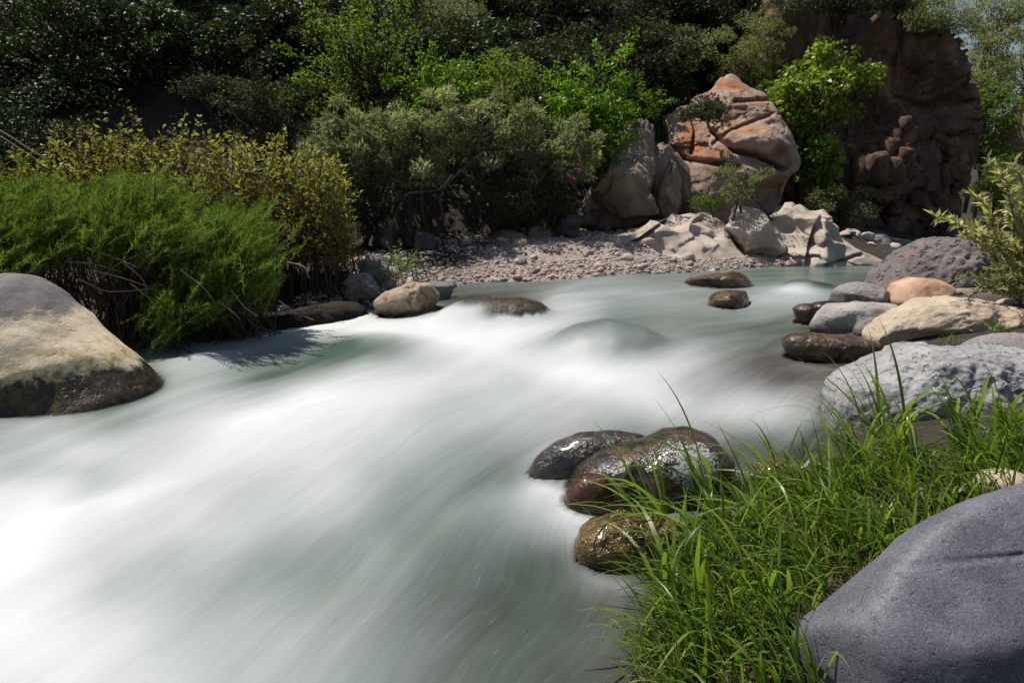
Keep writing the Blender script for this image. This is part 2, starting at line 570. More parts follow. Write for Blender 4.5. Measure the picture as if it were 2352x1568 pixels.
M['purple'] = rock_mat('purple_grey_stone', [(0.10, 0.085, 0.088), (0.20, 0.172, 0.172), (0.34, 0.29, 0.28)], 2.0, bump=1.0, bd=0.12, pits=1.4, pit_scale=9, stain=((0.30, 0.19, 0.16), 1.5, 0.52, 0.66))
M['cream'] = rock_mat('cream_stone', [(0.30, 0.22, 0.15), (0.46, 0.37, 0.27), (0.58, 0.49, 0.38)], 2.0, bump=0.7, bd=0.05, pits=0.4, pit_scale=9, wet=(0.02, 0.2))
M['wettip'] = rock_mat('half_wet_grey_stone', [(0.2, 0.18, 0.17), (0.34, 0.31, 0.29), (0.46, 0.43, 0.40)], 3.0, bump=0.7, bd=0.03, pits=0.5, pit_scale=20, wet=(0.14, 0.26))
M['orange'] = rock_mat('orange_stone', [(0.30, 0.16, 0.10), (0.50, 0.32, 0.21), (0.58, 0.44, 0.33)], 2.6, bump=0.6, bd=0.03)
M['fore'] = rock_mat('blue_grey_stone', [(0.058, 0.057, 0.072), (0.098, 0.096, 0.118), (0.18, 0.176, 0.20)], 3.0, pits=0.5, pit_scale=38, rough=0.55, bump=0.35, bd=0.012, speck=0.4, speck_scale=150, spec=0.4)
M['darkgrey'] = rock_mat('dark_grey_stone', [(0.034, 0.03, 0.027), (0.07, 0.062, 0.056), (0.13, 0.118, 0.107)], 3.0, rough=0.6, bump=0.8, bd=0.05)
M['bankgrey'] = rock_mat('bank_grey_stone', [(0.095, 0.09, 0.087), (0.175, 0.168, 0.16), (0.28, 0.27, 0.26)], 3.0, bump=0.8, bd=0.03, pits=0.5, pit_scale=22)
M['banktan'] = rock_mat('bank_tan_stone', [(0.2, 0.15, 0.10), (0.36, 0.28, 0.19), (0.47, 0.38, 0.27)], 4.0, bump=0.9, bd=0.04, stain=((0.09, 0.08, 0.02), 3.0, 0.55, 0.68), wet=(0.02, 0.25))
M['wetbrown'] = wet_mat('wet_brown_stone', [(0.025, 0.013, 0.005), (0.08, 0.044, 0.018), (0.17, 0.10, 0.042)], 7, 1.0, 0.05, 24)
M['wetdark'] = wet_mat('wet_dark_stone', [(0.008, 0.007, 0.008), (0.024, 0.02, 0.018), (0.07, 0.045, 0.025)], 5, 0.9, 0.035, 40)
M['wetred'] = wet_mat('wet_red_stone', [(0.02, 0.006, 0.004), (0.05, 0.014, 0.008), (0.10, 0.04, 0.02)], 6, 0.6, 0.02, 50, rough=0.3)
M['wetgold'] = wet_mat('wet_golden_stone', [(0.03, 0.016, 0.004), (0.10, 0.058, 0.014), (0.19, 0.115, 0.03)], 6, 1.0, 0.05, 28)
def white_patch(t, co, n1, n2):
    s = t.n('VectorMath', operation='DISTANCE')
    t.l(co, s.inputs[0]); s.inputs[1].default_value = (0.26, -0.22, 0.50)
    d = t.math('ADD', s.outputs['Value'], t.math('MULTIPLY', t.math('SUBTRACT', n1, 0.5), 0.22))
    d = t.math('ADD', d, t.math('MULTIPLY', t.math('SUBTRACT', n2, 0.5), 0.3))
    return t.ramp(d, [(0.135, 1.0), (0.15, 0.0)])
M['wetpatch'] = wet_mat('wet_patched_stone', [(0.010, 0.009, 0.010), (0.03, 0.024, 0.02), (0.16, 0.09, 0.045)], 4, 0.6, 0.025, 55, patch=white_patch)

M['browntuff'] = rock_mat('brown_tuff', [(0.13, 0.095, 0.075), (0.27, 0.20, 0.155), (0.38, 0.30, 0.24)], 1.4, bump=0.8, bd=0.08, stretch=(1.6, 1.6, 0.8))

rock('boulder', 'large smooth boulder at the left edge, grey top, cream band, mossy dark wet foot',
     [(-320, 800), (-180, 705), (-70, 640), (0, 626), (52, 628), (100, 656), (155, 702), (210, 752), (268, 795), (315, 838), (352, 885), (380, 960), (380, 1090), (150, 1100), (-250, 1090)],
     6.95, 0.85, M['band'], 6, 1.0, lean=0.2, amp=0.09, freq=0.9, ridge=0.03, dents=[(120, 900, 260, 60, 0.10, -0.25)], seed=1, cat='boulder', fine=0.3)
# right bank
rock('boulder', 'big rough purple grey boulder at the right, below the willow',
     [(1985, 690), (2010, 635), (2060, 592), (2110, 557), (2160, 544), (2210, 549), (2265, 570), (2320, 606), (2350, 650), (2350, 720), (2200, 740), (2000, 720)],
     9.9, 0.8, M['purple'], 6, 0.85, lean=0.25, amp=0.08, freq=2.4, ridge=0.09, fine=0.7, seed=2, cat='boulder')
rock('stone', 'rounded light grey stone just left of the orange stone',
     [(1915, 692), (1920, 668), (1945, 655), (1985, 650), (2020, 657), (2043, 675), (2045, 715), (1980, 725), (1920, 715)], 8.9, 0.4, M['grey'], 5, 0.85, amp=0.05, fine=0.5, facets=4, fcut=0.85, seed=3)
rock('stone', 'orange and cream stone leaning on the rough purple grey boulder',
     [(2035, 690), (2060, 652), (2100, 637), (2150, 640), (2188, 658), (2203, 690), (2190, 730), (2050, 730)], 8.7, 0.4, M['orange'], 5, 0.8, facets=7, fcut=0.8, amp=0.03, seed=4)
rock('stone', 'half wet grey stone with dark tip reaching into the river',
     [(1853, 752), (1868, 720), (1905, 698), (1990, 695), (2060, 700), (2120, 708), (2140, 760), (2000, 785), (1870, 775)], 7.9, 0.42, M['wettip'], 5, 0.8, amp=0.06, fine=0.5, facets=6, fcut=0.8, ridge=0.03, seed=5)
rock('stone', 'long cream coloured stone, rough and undercut, on the right bank',
     [(1985, 770), (2030, 726), (2100, 693), (2175, 683), (2260, 690), (2352, 710), (2470, 745), (2500, 810), (2352, 850), (2200, 845), (2060, 820), (2000, 800)],
     7.3, 0.45, M['cream'], 6, 0.8, lean=0.05, amp=0.08, freq=2.6, ridge=0.09, fine=0.6, seed=6, dents=[(2180, 800, 160, 40, 0.18, 0.1)])
rock('stone', 'long brown wet stone glistening in the water beside the cream stone',
     [(1797, 795), (1802, 776), (1825, 765), (1900, 768), (1980, 774), (2018, 784), (2032, 803), (2015, 828), (1900, 830), (1808, 815)], 6.85, 0.22, M['wetbrown'], 5, 0.8, amp=0.03, freq=6, ridge=0.02, seed=7)
rock('boulder', 'big pale grey pitted boulder behind the tall grass on the right',
     [(1885, 1020), (1888, 965), (1903, 905), (1935, 862), (1990, 836), (2050, 806), (2085, 784), (2140, 782), (2230, 790), (2352, 803), (2500, 840), (2560, 960), (2500, 1100), (2200, 1120), (1940, 1080)],
     5.2, 0.55, M['pitted'], 7, 0.75, lean=0.0, amp=0.06, freq=2.6, ridge=0.03, fine=0.6, blocky=[(9, 0.03, 8, (1, 1, 1.3))], seed=8, cat='boulder')
rock('stone', 'low greenish stone at the right edge behind the pitted boulder', blob(2330, 815, 260, 90, 9), 6.3, 0.3, M['grey'], 4, 0.9, seed=9)
rock('stone', 'small brown stone awash left of the half wet grey stone', blob(1858, 710, 72, 26, 10), 8.5, 0.16, M['wetbrown'], 4, 0.9, seed=10, amp=0.01)
rock('stone', 'small dark wet stone wedged beside the half wet grey stone', blob(1905, 707, 90, 34, 11), 8.35, 0.18, M['wetdark'], 4, 0.9, seed=11, amp=0.01)
# in the river
rock('stone', 'larger brown wet stone standing out of the far pool',
     [(1563, 658), (1588, 640), (1640, 630), (1695, 622), (1722, 628), (1728, 655), (1690, 672), (1590, 672)], 11.3, 0.42, M['wetbrown'], 5, 0.75, amp=0.06, freq=3.5, facets=6, fcut=0.8, ridge=0.03, seed=12)
rock('stone', 'flat brown wet stone in front of the larger one in the pool', blob(1680, 686, 128, 36, 13), 9.7, 0.28, M['wetbrown'], 5, 0.8, amp=0.04, freq=4, facets=5, fcut=0.8, seed=13)
rock('stone', 'dark purplish stone just under the surface of the far pool', blob(1858, 668, 140, 44, 14), 10.6, 0.4, M['wetdark'], 4, 0.9, seed=14, amp=0.02, drape=(0.02, 0.5))
rock('stone', 'dark brown rock the river pours over in a white curtain', 
     [(985, 740), (1010, 715), (1050, 694), (1120, 684), (1200, 684), (1250, 696), (1270, 740), (1200, 790), (1040, 790)], 9.35, 0.55, M['wetbrown'], 5, 0.85, amp=0.03, seed=15, drape=(0.012, 0.88))
rock('stone', 'drowned rock under the smooth green hump of water',
     [(1180, 840), (1240, 795), (1320, 757), (1400, 742), (1480, 755), (1560, 795), (1600, 840), (1400, 890)], 7.7, 0.7, M['wetdark'], 5, 0.9, amp=0.02, seed=16, drape=(0.03, 0.12))
rock('stone', 'dark glistening rock at the back of the wet cluster before the grass',
     [(1205, 1100), (1228, 1055), (1270, 1018), (1330, 996), (1400, 992), (1480, 998), (1530, 1040), (1500, 1110), (1300, 1130)], 4.6, 0.2, M['wetdark'], 5, 0.85, amp=0.02, freq=5, seed=17)
rock('stone', 'two humped dark wet rock with a dry white patch',
     [(1290, 1140), (1325, 1080), (1370, 1048), (1430, 1030), (1482, 1020), (1530, 994), (1590, 987), (1640, 1003), (1682, 1045), (1685, 1100), (1650, 1160), (1560, 1200), (1450, 1200), (1330, 1180)],
     4.3, 0.3, M['wetpatch'], 6, 0.8, lean=0.2, amp=0.02, freq=4, seed=18, dents=[(1475, 1130, 30, 70, 0.06, -0.3)])
rock('stone', 'dark red brown wet stone at the foot of the two humped rock', [(1280, 1200), (1300, 1130), (1340, 1090), (1390, 1092), (1420, 1130), (1430, 1200), (1340, 1215)], 4.1, 0.13, M['wetred'], 5, 0.85, amp=0.015, freq=5, seed=19)
rock('stone', 'golden brown wet stone covered in glints beside the grass',
     [(1318, 1270), (1330, 1222), (1370, 1196), (1430, 1183), (1500, 1190), (1560, 1202), (1600, 1250), (1580, 1330), (1450, 1360), (1340, 1340)], 3.55, 0.2, M['wetgold'], 6, 0.8, amp=0.045, freq=5, ridge=0.03, seed=20)
rock('stone', 'small orange brown wet stone between the grass and the river', blob(1800, 1090, 150, 70, 21), 4.25, 0.14, M['wetgold'], 4, 0.85, amp=0.015, freq=6, seed=21)
rock('stone', 'cream stone half hidden by grass at the right edge', blob(2310, 1125, 150, 90, 22), 3.5, 0.15, M['cream'], 4, 0.85, amp=0.02, seed=22, wet=False)
rock('boulder', 'smooth blue grey boulder filling the lower right corner',
     [(1828, 1530), (1850, 1500), (1905, 1466), (1965, 1420), (2045, 1350), (2125, 1284), (2205, 1230), (2285, 1190), (2352, 1162), (2480, 1125), (2700, 1140), (2850, 1400), (2800, 1900), (1950, 1960), (1850, 1640)],
     2.25, 0.42, M['fore'], 7, 0.8, planes=[(-0.3, -0.5, 0.8, 0.56), (-0.3, -0.95, 0.1, 0.56), (-0.9, -0.4, 0.1, 0.8)], lean=0.15, amp=0.03, freq=2.2, seed=23, cat='boulder', fine=0.12,
     cracks=[([(1990, 1375), (2080, 1300), (2200, 1290), (2352, 1275)], 6, 0.012)])
rock('stone', 'orange stone showing through the shallow water beside the pitted boulder', blob(1838, 905, 90, 40, 24), 6.0, 0.14, M['orange'], 4, 0.9, seed=24, amp=0.01, wet=False)
# stones of the far bank
rock('stone', 'angular blue grey stone lying on the gravel near the scrub',
     [(820, 612), (835, 595), (870, 595), (895, 608), (898, 640), (870, 655), (830, 640)], 11.3, 0.3, M['bankgrey'], 4, 0.75, facets=9, fcut=0.7, blocky=[(14, 0.045, 30, (1, 1, 1.2))], seed=30, amp=0.02)
rock('stone', 'dark grey stone at the waterside below the angular stone',
     [(795, 640), (805, 620), (830, 620), (868, 660), (870, 690), (820, 690), (795, 670)], 10.6, 0.3, M['bankgrey'], 4, 0.75, facets=9, fcut=0.7, blocky=[(14, 0.045, 31, (1, 1, 1.2))], seed=31, amp=0.02)
rock('stone', 'tan stone with dark weed at the waterside',
     [(860, 692), (885, 665), (935, 648), (985, 655), (1003, 680), (995, 715), (930, 730), (870, 715)], 10.0, 0.35, M['banktan'], 5, 0.8, facets=5, fcut=0.85, blocky=[(14, 0.045, 32, (1, 1, 1.2))], seed=32, amp=0.03)
rock('stone', 'flat grey stone at the edge of the gravel', blob(1005, 656, 80, 20, 33), 10.9, 0.25, M['bankgrey'], 4, 0.8, seed=33, amp=0.01)
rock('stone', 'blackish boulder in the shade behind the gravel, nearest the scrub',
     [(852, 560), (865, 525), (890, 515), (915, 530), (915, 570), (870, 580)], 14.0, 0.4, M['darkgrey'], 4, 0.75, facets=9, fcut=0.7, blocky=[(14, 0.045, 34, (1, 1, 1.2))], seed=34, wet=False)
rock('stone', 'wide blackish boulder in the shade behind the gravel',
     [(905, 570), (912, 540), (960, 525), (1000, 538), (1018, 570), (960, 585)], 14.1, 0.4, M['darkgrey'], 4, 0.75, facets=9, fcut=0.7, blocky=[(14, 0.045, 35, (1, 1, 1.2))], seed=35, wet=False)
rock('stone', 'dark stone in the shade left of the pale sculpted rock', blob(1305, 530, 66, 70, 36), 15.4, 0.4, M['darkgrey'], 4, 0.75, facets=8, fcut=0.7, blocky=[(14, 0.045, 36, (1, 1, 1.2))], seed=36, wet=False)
rock('stone', 'brown stone under the hanging herbs behind the gravel', blob(1160, 556, 100, 60, 37), 15.2, 0.4, M['browntuff'], 5, 0.75, facets=8, fcut=0.7, blocky=[(16, 0.06, 37, (1, 1, 1))], seed=37, wet=False)
rock('stone', 'brown stone under the herbs, beside the dark one', blob(1240, 552, 90, 60, 38), 15.4, 0.4, M['browntuff'], 5, 0.75, facets=8, fcut=0.7, blocky=[(16, 0.06, 38, (1, 1, 1))], seed=38, wet=False)

# --- the great boulder and the sculpted rocks
def lich(t, co, col, n1, n2, r):
    z = t.n('SeparateXYZ'); t.l(co, z.inputs[0])
    up = t.ramp(t.math('DIVIDE', z.outputs['Z'], 4.5), [(0.3, 0.0), (0.42, 1.0)])
    m = t.math('MULTIPLY', t.ramp(t.noise(co, 1.5, 9, 0.78, 0.5), [(0.51, 0.0), (0.565, 1.0)]), up)
    col = t.mix(t.math('MULTIPLY', m, 0.8), col, (0.50, 0.17, 0.02))
    low = t.ramp(t.math('DIVIDE', z.outputs['Z'], 4.5), [(0.20, 1.0), (0.40, 0.0)])
    col = t.mix(t.math('MULTIPLY', low, 0.5), col, (0.26, 0.20, 0.15))
    return col, r
M['pink'] = rock_mat('pink_tuff', [(0.17, 0.10, 0.078), (0.42, 0.285, 0.225), (0.60, 0.46, 0.375)], 1.3, bump=1.0, bd=0.12, extra=lich, stretch=(1, 1, 1.8))
M['pale'] = rock_mat('pale_sculpted_stone', [(0.25, 0.20, 0.16), (0.43, 0.355, 0.29), (0.54, 0.465, 0.39)], 1.3, bump=0.4, bd=0.05, stretch=(0.8, 0.8, 2.2))
rock('boulder', 'tall pointed pinkish boulder with orange lichen on the far bank',
     [(1555, 500), (1560, 420), (1535, 330), (1518, 262), (1560, 238), (1640, 215), (1685, 165), (1710, 140), (1735, 175), (1772, 220), (1790, 262), (1805, 320), (1838, 362), (1843, 402), (1822, 442), (1790, 478), (1740, 520), (1620, 530)],
     17.6, 1.3, M['pink'], 7, 0.7, lean=0.75, amp=0.18, freq=0.9, facets=6, fcut=0.8, planes=[(0, -0.8, 0.6, 0.6), (0.75, -0.6, 0.1, 0.66), (0.35, -0.75, -0.55, 0.56), (-0.7, -0.7, 0.1, 0.7), (-0.45, -0.5, 0.75, 0.7), (0.5, -0.5, 0.7, 0.72)], ridge=0.08, blocky=[(26, 0.11, 11, (1, 1, 1.5)), (200, 0.035, 12, (1, 1, 1.8))], crisp=True, seed=40, cat='boulder', fine=0.35,
     dents=[(1760, 450, 90, 55, 0.5, -0.5), (1790, 365, 30, 35, 0.35, 0.3), (1745, 325, 60, 40, -0.28, 0.3), (1760, 400, 80, 30, -0.35, 0.1), (1590, 470, 80, 25, 0.25, 0)],
     cracks=[([(1640, 300), (1690, 345), (1745, 358), (1800, 385)], 6, 0.5), ([(1560, 362), (1640, 374), (1700, 384)], 5, 0.4), ([(1690, 232), (1775, 228)], 4, 0.25), ([(1640, 330), (1680, 300), (1775, 262)], 4, 0.22), ([(1585, 250), (1600, 300), (1590, 350)], 5, 0.3), ([(1650, 230), (1665, 290)], 4, 0.25)])
rock('boulder', 'brown boulder with overhanging shaded face left of the pinkish one',
     [(1325, 540), (1340, 465), (1378, 405), (1402, 345), (1440, 300), (1480, 280), (1502, 300), (1500, 400), (1498, 540), (1420, 560)],
     17.0, 1.2, M['browntuff'], 6, 0.7, lean=0.1, amp=0.12, freq=1.0, facets=8, fcut=0.8, blocky=[(26, 0.10, 13, (1.4, 1, 0.7)), (140, 0.04, 14, (1.2, 1, 0.8))], seed=41, cat='boulder', dents=[(1430, 470, 90, 70, 0.5, 0.2)])
rock('boulder', 'narrow upper slab in the cleft between the two large boulders', [(1492, 340), (1505, 310), (1525, 318), (1548, 360), (1540, 400), (1515, 440), (1497, 420)],
     17.0, 0.5, M['browntuff'], 4, 0.75, facets=6, blocky=[(24, 0.06, 20, (1.3, 1, 0.8))], seed=42, cat='boulder', amp=0.05)
rock('boulder', 'pointed wedge slab standing in the cleft between the boulders', [(1498, 520), (1503, 455), (1528, 390), (1542, 345), (1556, 400), (1562, 450), (1550, 520)],
     16.6, 0.45, M['browntuff'], 4, 0.75, facets=6, blocky=[(24, 0.06, 20, (1.3, 1, 0.8))], seed=43, cat='boulder', amp=0.05)
rock('boulder', 'thin leaning slab against the pinkish boulder', [(1548, 345), (1566, 340), (1585, 400), (1596, 490), (1560, 530), (1552, 430)],
     16.9, 0.5, M['browntuff'], 4, 0.75, facets=6, blocky=[(24, 0.06, 20, (1.3, 1, 0.8))], seed=44, cat='boulder', amp=0.05)
rock('rock_outcrop', 'pale water sculpted rock with scoops and a long crack beside the gravel',
     [(1310, 590), (1345, 550), (1390, 522), (1440, 508), (1510, 493), (1590, 484), (1650, 490), (1692, 535), (1712, 600), (1690, 640), (1600, 630), (1400, 620)],
     15.2, 1.2, M['pale'], 7, 0.75, lean=0.9, amp=0.10, freq=0.9, blocky=[(10, 0.06, 15, (1, 1, 1.6))], scallop=[(34, 0.55, 5), (150, 0.16, 6)], seed=45, cat='rock', fine=0.12,
     dents=[(1625, 530, 40, 32, 0.35, 0.5)],
     cracks=[([(1425, 572), (1470, 550), (1530, 510)], 3.5, 0.35)])
rock('rock_outcrop', 'blocky grey brown rock wedged in the middle of the pale sculpted rocks',
     [(1662, 520), (1672, 495), (1700, 480), (1740, 486), (1775, 530), (1793, 560), (1785, 585), (1750, 604), (1712, 600), (1680, 565)],
     15.0, 0.7, M['pale'], 5, 0.7, lean=0.3, scallop=[(24, 0.26, 7)], amp=0.07, freq=1.6, facets=7, fcut=0.8, seed=46, cat='rock', dents=[(1745, 590, 50, 22, 0.3, -0.2)])
rock('rock_outcrop', 'pale sculpted rock sloping into the pool at its right end',
     [(1730, 530), (1760, 492), (1820, 484), (1880, 482), (1918, 512), (1960, 556), (2000, 602), (1990, 640), (1860, 650), (1780, 640), (1750, 580)],
     15.3, 1.1, M['pale'], 7, 0.75, lean=0.7, amp=0.10, freq=0.9, blocky=[(10, 0.06, 16, (1, 1, 1.6))], scallop=[(34, 0.55, 9), (150, 0.16, 10)], seed=47, cat='rock', fine=0.12,
     dents=[(1872, 560, 15, 70, 0.4, 0.25)],
     cracks=[([(1900, 610), (1980, 585)], 3, 0.2)])
rock('rock_outcrop', 'dark flat ledge at the waterline below the cliff', [(1930, 590), (1950, 560), (2010, 552), (2090, 552), (2160, 560), (2170, 620), (1950, 625)], 18.4, 1.2, M['browntuff'], 4, 0.7, facets=6, seed=48, cat='rock')

# --- the cliff
def cliffx(t, co, col, n1, n2, r):
    v = t.noise(t.scale(co, (1.6, 1.6, 0.25)), 1.2, 6, 0.7, 0.5)
    col = t.mix(t.ramp(v, [(0.45, 0.0), (0.62, 0.7)]), col, (0.13, 0.065, 0.035))
    w = t.noise(co, 0.9, 5, 0.6)
    col = t.mix(t.ramp(w, [(0.52, 0.0), (0.66, 0.6)]), col, (0.10, 0.09, 0.10))
    return col, r
M['cliff'] = rock_mat('cliff_rock', [(0.085, 0.048, 0.034), (0.25, 0.145, 0.10), (0.42, 0.275, 0.205)], 1.6, bump=1.0, bd=0.15, extra=cliffx, pits=0.8, pit_scale=2.2)
PBASE['cliff'] = np.array([12.0, 22.5, 0.0])
cliff = link('cliff', None, None, None, PBASE['cliff'])
tag(cliff, 'tall brown cliff in shade with blocky basalt columns', 'cliff')
rock('cliff_face', None, [(1700, 640), (1690, 420), (1720, 200), (1740, 0), (1760, -220), (2010, -220), (2040, 40), (2110, 110), (2150, 170), (2178, 260), (2180, 420), (2200, 520), (2215, 640), (2000, 660)],
     23.0, 2.6, M['cliff'], 7, 0.55, lean=0.06, amp=0.45, freq=0.55, ridge=0.25, seed=50, parent=cliff, blocky=[(90, 0.32, 3, (1, 1, 0.6)), (700, 0.16, 4, (1, 1, 0.75))], crisp=True, fine=0.5, facets=10, fcut=0.85, wet=False,
     dents=[(2180, 560, 120, 60, 0.8, 0), (1960, 250, 60, 120, 0.5, 0), (2150, 200, 90, 60, 0.4, 0.2), (2050, 400, 120, 60, -0.4, 0)],
     cracks=[([(2000, 420), (2030, 480), (2050, 560)], 5, 0.3), ([(1980, 300), (2100, 330), (2230, 300)], 6, 0.3), ([(2000, 200), (2120, 240), (2230, 230)], 8, 0.3)])
cl_bvh = BVHTree.FromPolygons([tuple(v.co) for v in cliff.children[0].data.vertices], [tuple(p.vertices) for p in cliff.children[0].data.polygons])
# basalt column ends, each a stubby bevelled prism
def prism_mesh(seed):
    q = np.random.default_rng(seed)
    n = int(q.integers(5, 7))
    ang = np.linspace(0, 2 * math.pi, n, endpoint=False) + q.uniform(-0.25, 0.25, n)
    rad = q.uniform(0.85, 1.1, n)
    ring = []
    for s, z in ((0.8, -1.0), (1.0, -0.8), (1.0, 0.72), (0.72, 1.0)):
        ring.append(np.stack([rad * s * np.cos(ang), rad * s * np.sin(ang), np.full(n, z) + q.uniform(-0.1, 0.1, n)], 1))
    V = np.concatenate(ring + [np.array([[0, 0, -1.05]]), np.array([[0, 0, 1.05 + q.uniform(-0.1, 0.1)]])])
    F = []
    for k in range(3):
        for i in range(n):
            j = (i + 1) % n
            F += [(k * n + i, k * n + j, (k + 1) * n + j), (k * n + i, (k + 1) * n + j, (k + 1) * n + i)]
    b, tp = 4 * n, 4 * n + 1
    for i in range(n):
        j = (i + 1) % n
        F += [(j, i, b), (3 * n + i, 3 * n + j, tp)]
    me = np_mesh('block', V, np.array(F), smooth=False)
    me.materials.append(M['cliff'])
    return me
M['cliffblock'] = rock_mat('basalt_block', [(0.055, 0.042, 0.038), (0.11, 0.085, 0.075), (0.18, 0.145, 0.13)], 1.6, bump=0.9, bd=0.08, stain=((0.2, 0.11, 0.07), 1.0, 0.5, 0.65))
prisms = [prism_mesh(k) for k in range(8)]
q = np.random.default_rng(5)
for row, vy0 in enumerate(range(280, 520, 38)):
    for vx0 in range(1925, 2235, 38):
        vx = vx0 + (row % 2) * 19 + q.uniform(-7, 7)
        vy = vy0 + q.uniform(-8, 8) + 0.06 * (vx - 2080)
        keep = math.exp(-((vx - 2070) / 130) ** 2 - ((vy - 385) / 80) ** 2)
        if q.uniform() > 0.15 + 0.75 * keep: continue
        d = bearing(vx, vy)
        hit = cl_bvh.ray_cast(Vector((0, 0, CAMZ)) - Vector(PBASE['cliff']), Vector(d).normalized())
        if hit[0] is None: continue
        o = link('basalt_block', prisms[int(q.integers(0, 8))], None, cliff)
        p = hit[0]
        o.location = p + Vector((0, 0.02 + q.uniform(0, 0.16), 0))
        s = q.uniform(0.2, 0.38) * (0.75 + 0.35 * keep)
        o.scale = (s, s * q.uniform(0.9, 1.2), s * q.uniform(0.9, 1.4))
        o.rotation_euler = (q.uniform(-0.3, 0.25), q.uniform(-0.2, 0.2), q.uniform(0, 6.28))
rock('crag', 'small pale rock face among trees at the far right edge', [(2320, 340), (2330, 270), (2360, 235), (2420, 230), (2460, 300), (2450, 380), (2360, 380)], 30, 1.5, M['pink'], 4, 0.7, facets=6, seed=51, cat='rock', wet=False)
rock('crag', 'reddish crag at the top of the slope left of the cliff', [(1690, 60), (1740, -60), (1800, -100), (1850, 40), (1840, 150), (1770, 200), (1720, 140)], 24.0, 1.4, M['cliff'], 5, 0.7, facets=8, seed=52, cat='rock', wet=False, ridge=0.2, amp=0.2)

# ------------------------------------------------------------ the river surface
R_, C_ = 430, 430
wy = 0.9 * np.exp(np.linspace(0, math.log(30 / 0.9), R_))
wt = np.linspace(-1, 1, C_)
WX = wt[None, :] * (1.0 * wy[:, None] + 2.0)
WY = np.repeat(wy[:, None], C_, 1)
X, Y = WX.ravel(), WY.ravel()
U = FU[0] * X + FU[1] * Y
Vc = 0.66 * X - 0.75 * Y
Q = np.stack([X, Y, 0 * X], 1)
Z = wlevel(X, Y)
waves = [(1290, 690, 0.10, 0.5, 0.35), (1350, 655, 0.05, 0.8, 0.4), (600, 1000, 0.14, 1.2, 0.6), (300, 1185, 0.13, 0.9, 0.35), (680, 835, -0.10, 0.9, 0.35),
         (860, 1250, -0.07, 0.9, 0.5), (450, 835, 0.10, 0.5, 0.4), (860, 775, 0.07, 0.8, 0.25), (1000, 940, 0.07, 0.7, 0.4), (100, 1330, 0.08, 0.6, 0.4),
         (1250, 1160, 0.04, 0.25, 0.2), (1060, 1060, -0.05, 0.6, 0.25), (640, 740, 0.06, 0.4, 0.3), (1500, 940, 0.04, 0.6, 0.3)]
for (vx, vy, a, la, lc) in waves:
    p = on_water(vx, vy)
    du = FU[0] * (X - p[0]) + FU[1] * (Y - p[1])
    dv = 0.66 * (X - p[0]) - 0.75 * (Y - p[1])
    Z = Z + a * np.exp(-(du / la) ** 2 - (dv / lc) ** 2)
warp = np.stack([U * 0.45, Vc * 1.1, 0 * U], 1)
rough_ = sstep(-10.5, -6.5, U)
Z = Z + (0.015 + 0.045 * rough_) * fbm(warp, 3)

foamV = """2000 610 .12|1800 622 .12|1650 612 .2|1400 645 .32|1250 655 .2|1100 668 .1|1060 697 0|1110 692 0|1160 692 .05|1210 694 .15|1120 708 .1|1080 722 .35|1130 722 .55|1190 718 .55|1480 640 .25|1700 668 .3|1800 645 .18|1500 675 .42|1560 705 .3|1750 697 .5|1850 684 .55
1900 655 .18|1650 740 .22|1780 740 .14|1830 720 .2|1400 692 .42|1290 690 .62|1340 712 .62|1030 690 .12|960 705 .35|900 705 .3|1120 735 .75|1200 730 .8|1230 745 .9|1060 742 .75
1400 738 .25|1400 765 .2|1330 778 .3|1470 772 .22|1310 762 .42|1500 748 .24|1240 800 .5|1420 802 .42|1330 803 .45|1400 822 .7|1550 775 .34|1620 770 .28|1350 835 .8|1500 835 .74|1600 820 .56|1650 800 .34|1200 850 .62
1700 780 .2|640 757 .95|760 755 1|830 760 1|900 766 1|700 760 .95|1050 760 1|1150 770 1|1100 803 .85|560 745 .55|500 795 .72|800 790 .02|740 805 0|700 826 .06|650 842 .06|600 862 .1|900 778 .45|560 880 .3|820 825 .3
480 760 .3|450 830 .6|400 900 .5|350 860 .3|330 960 .45|250 955 .3|150 965 .45|50 980 .45|700 900 .85|600 1000 .96|800 950 .86|850 875 .8|1000 850 .72|1000 930 .7|900 1000 .72
1100 890 .7|400 1050 .72|200 1040 .68|50 1080 .55|200 1110 .55|300 1150 .85|550 1130 .75|100 1180 .97|300 1200 .95|450 1195 .8|50 1330 1|0 1400 1|150 1390 .85|0 1250 .95|-200 1250 .9
900 1080 .45|1050 1060 .28|1000 1020 .45|1130 1010 .4|800 1150 .55|700 1215 .42|900 1180 .25|600 1280 .34|750 1320 .3|900 1260 .24|400 1290 .5|250 1350 .62|200 1270 .85
300 1440 .72|100 1500 .88|400 1550 .62|600 1430 .48|600 1550 .5|800 1430 .38|900 1550 .2|1000 1400 .17|1150 1300 .04|1150 1500 .03|1300 1450 .03|1360 1350 .05|1000 1280 .13
1100 1180 .26|1200 1150 .45|1280 1165 .6|1340 1200 .55|1200 1220 .2|1290 1260 .08|-100 1550 .8|1300 1590 .03|1180 1090 .2
1200 1000 .5|1300 955 .6|1500 940 .75|1700 940 .7|1800 930 .62|1400 900 .74|1600 885 .55|1700 878 .42|1800 870 .16|1850 845 .1|1750 820 .18|1750 970 .5|1850 970 .3|1800 1020 .14
1700 1010 .2|1720 1060 .1|1870 890 .2|2200 600 .1|2500 600 .1|1450 985 .3|1250 960 .6|1930 720 .1|1950 680 .1|1640 655 .15|1600 980 .5"""
pts = []
for tok in foamV.replace('\n', '|').split('|'):
    if tok.strip():
        a = [float(k) for k in tok.split()]
        p = on_water(a[0], a[1])
        pts.append((p[0], p[1], a[2], np.hypot(p[0], p[1])))
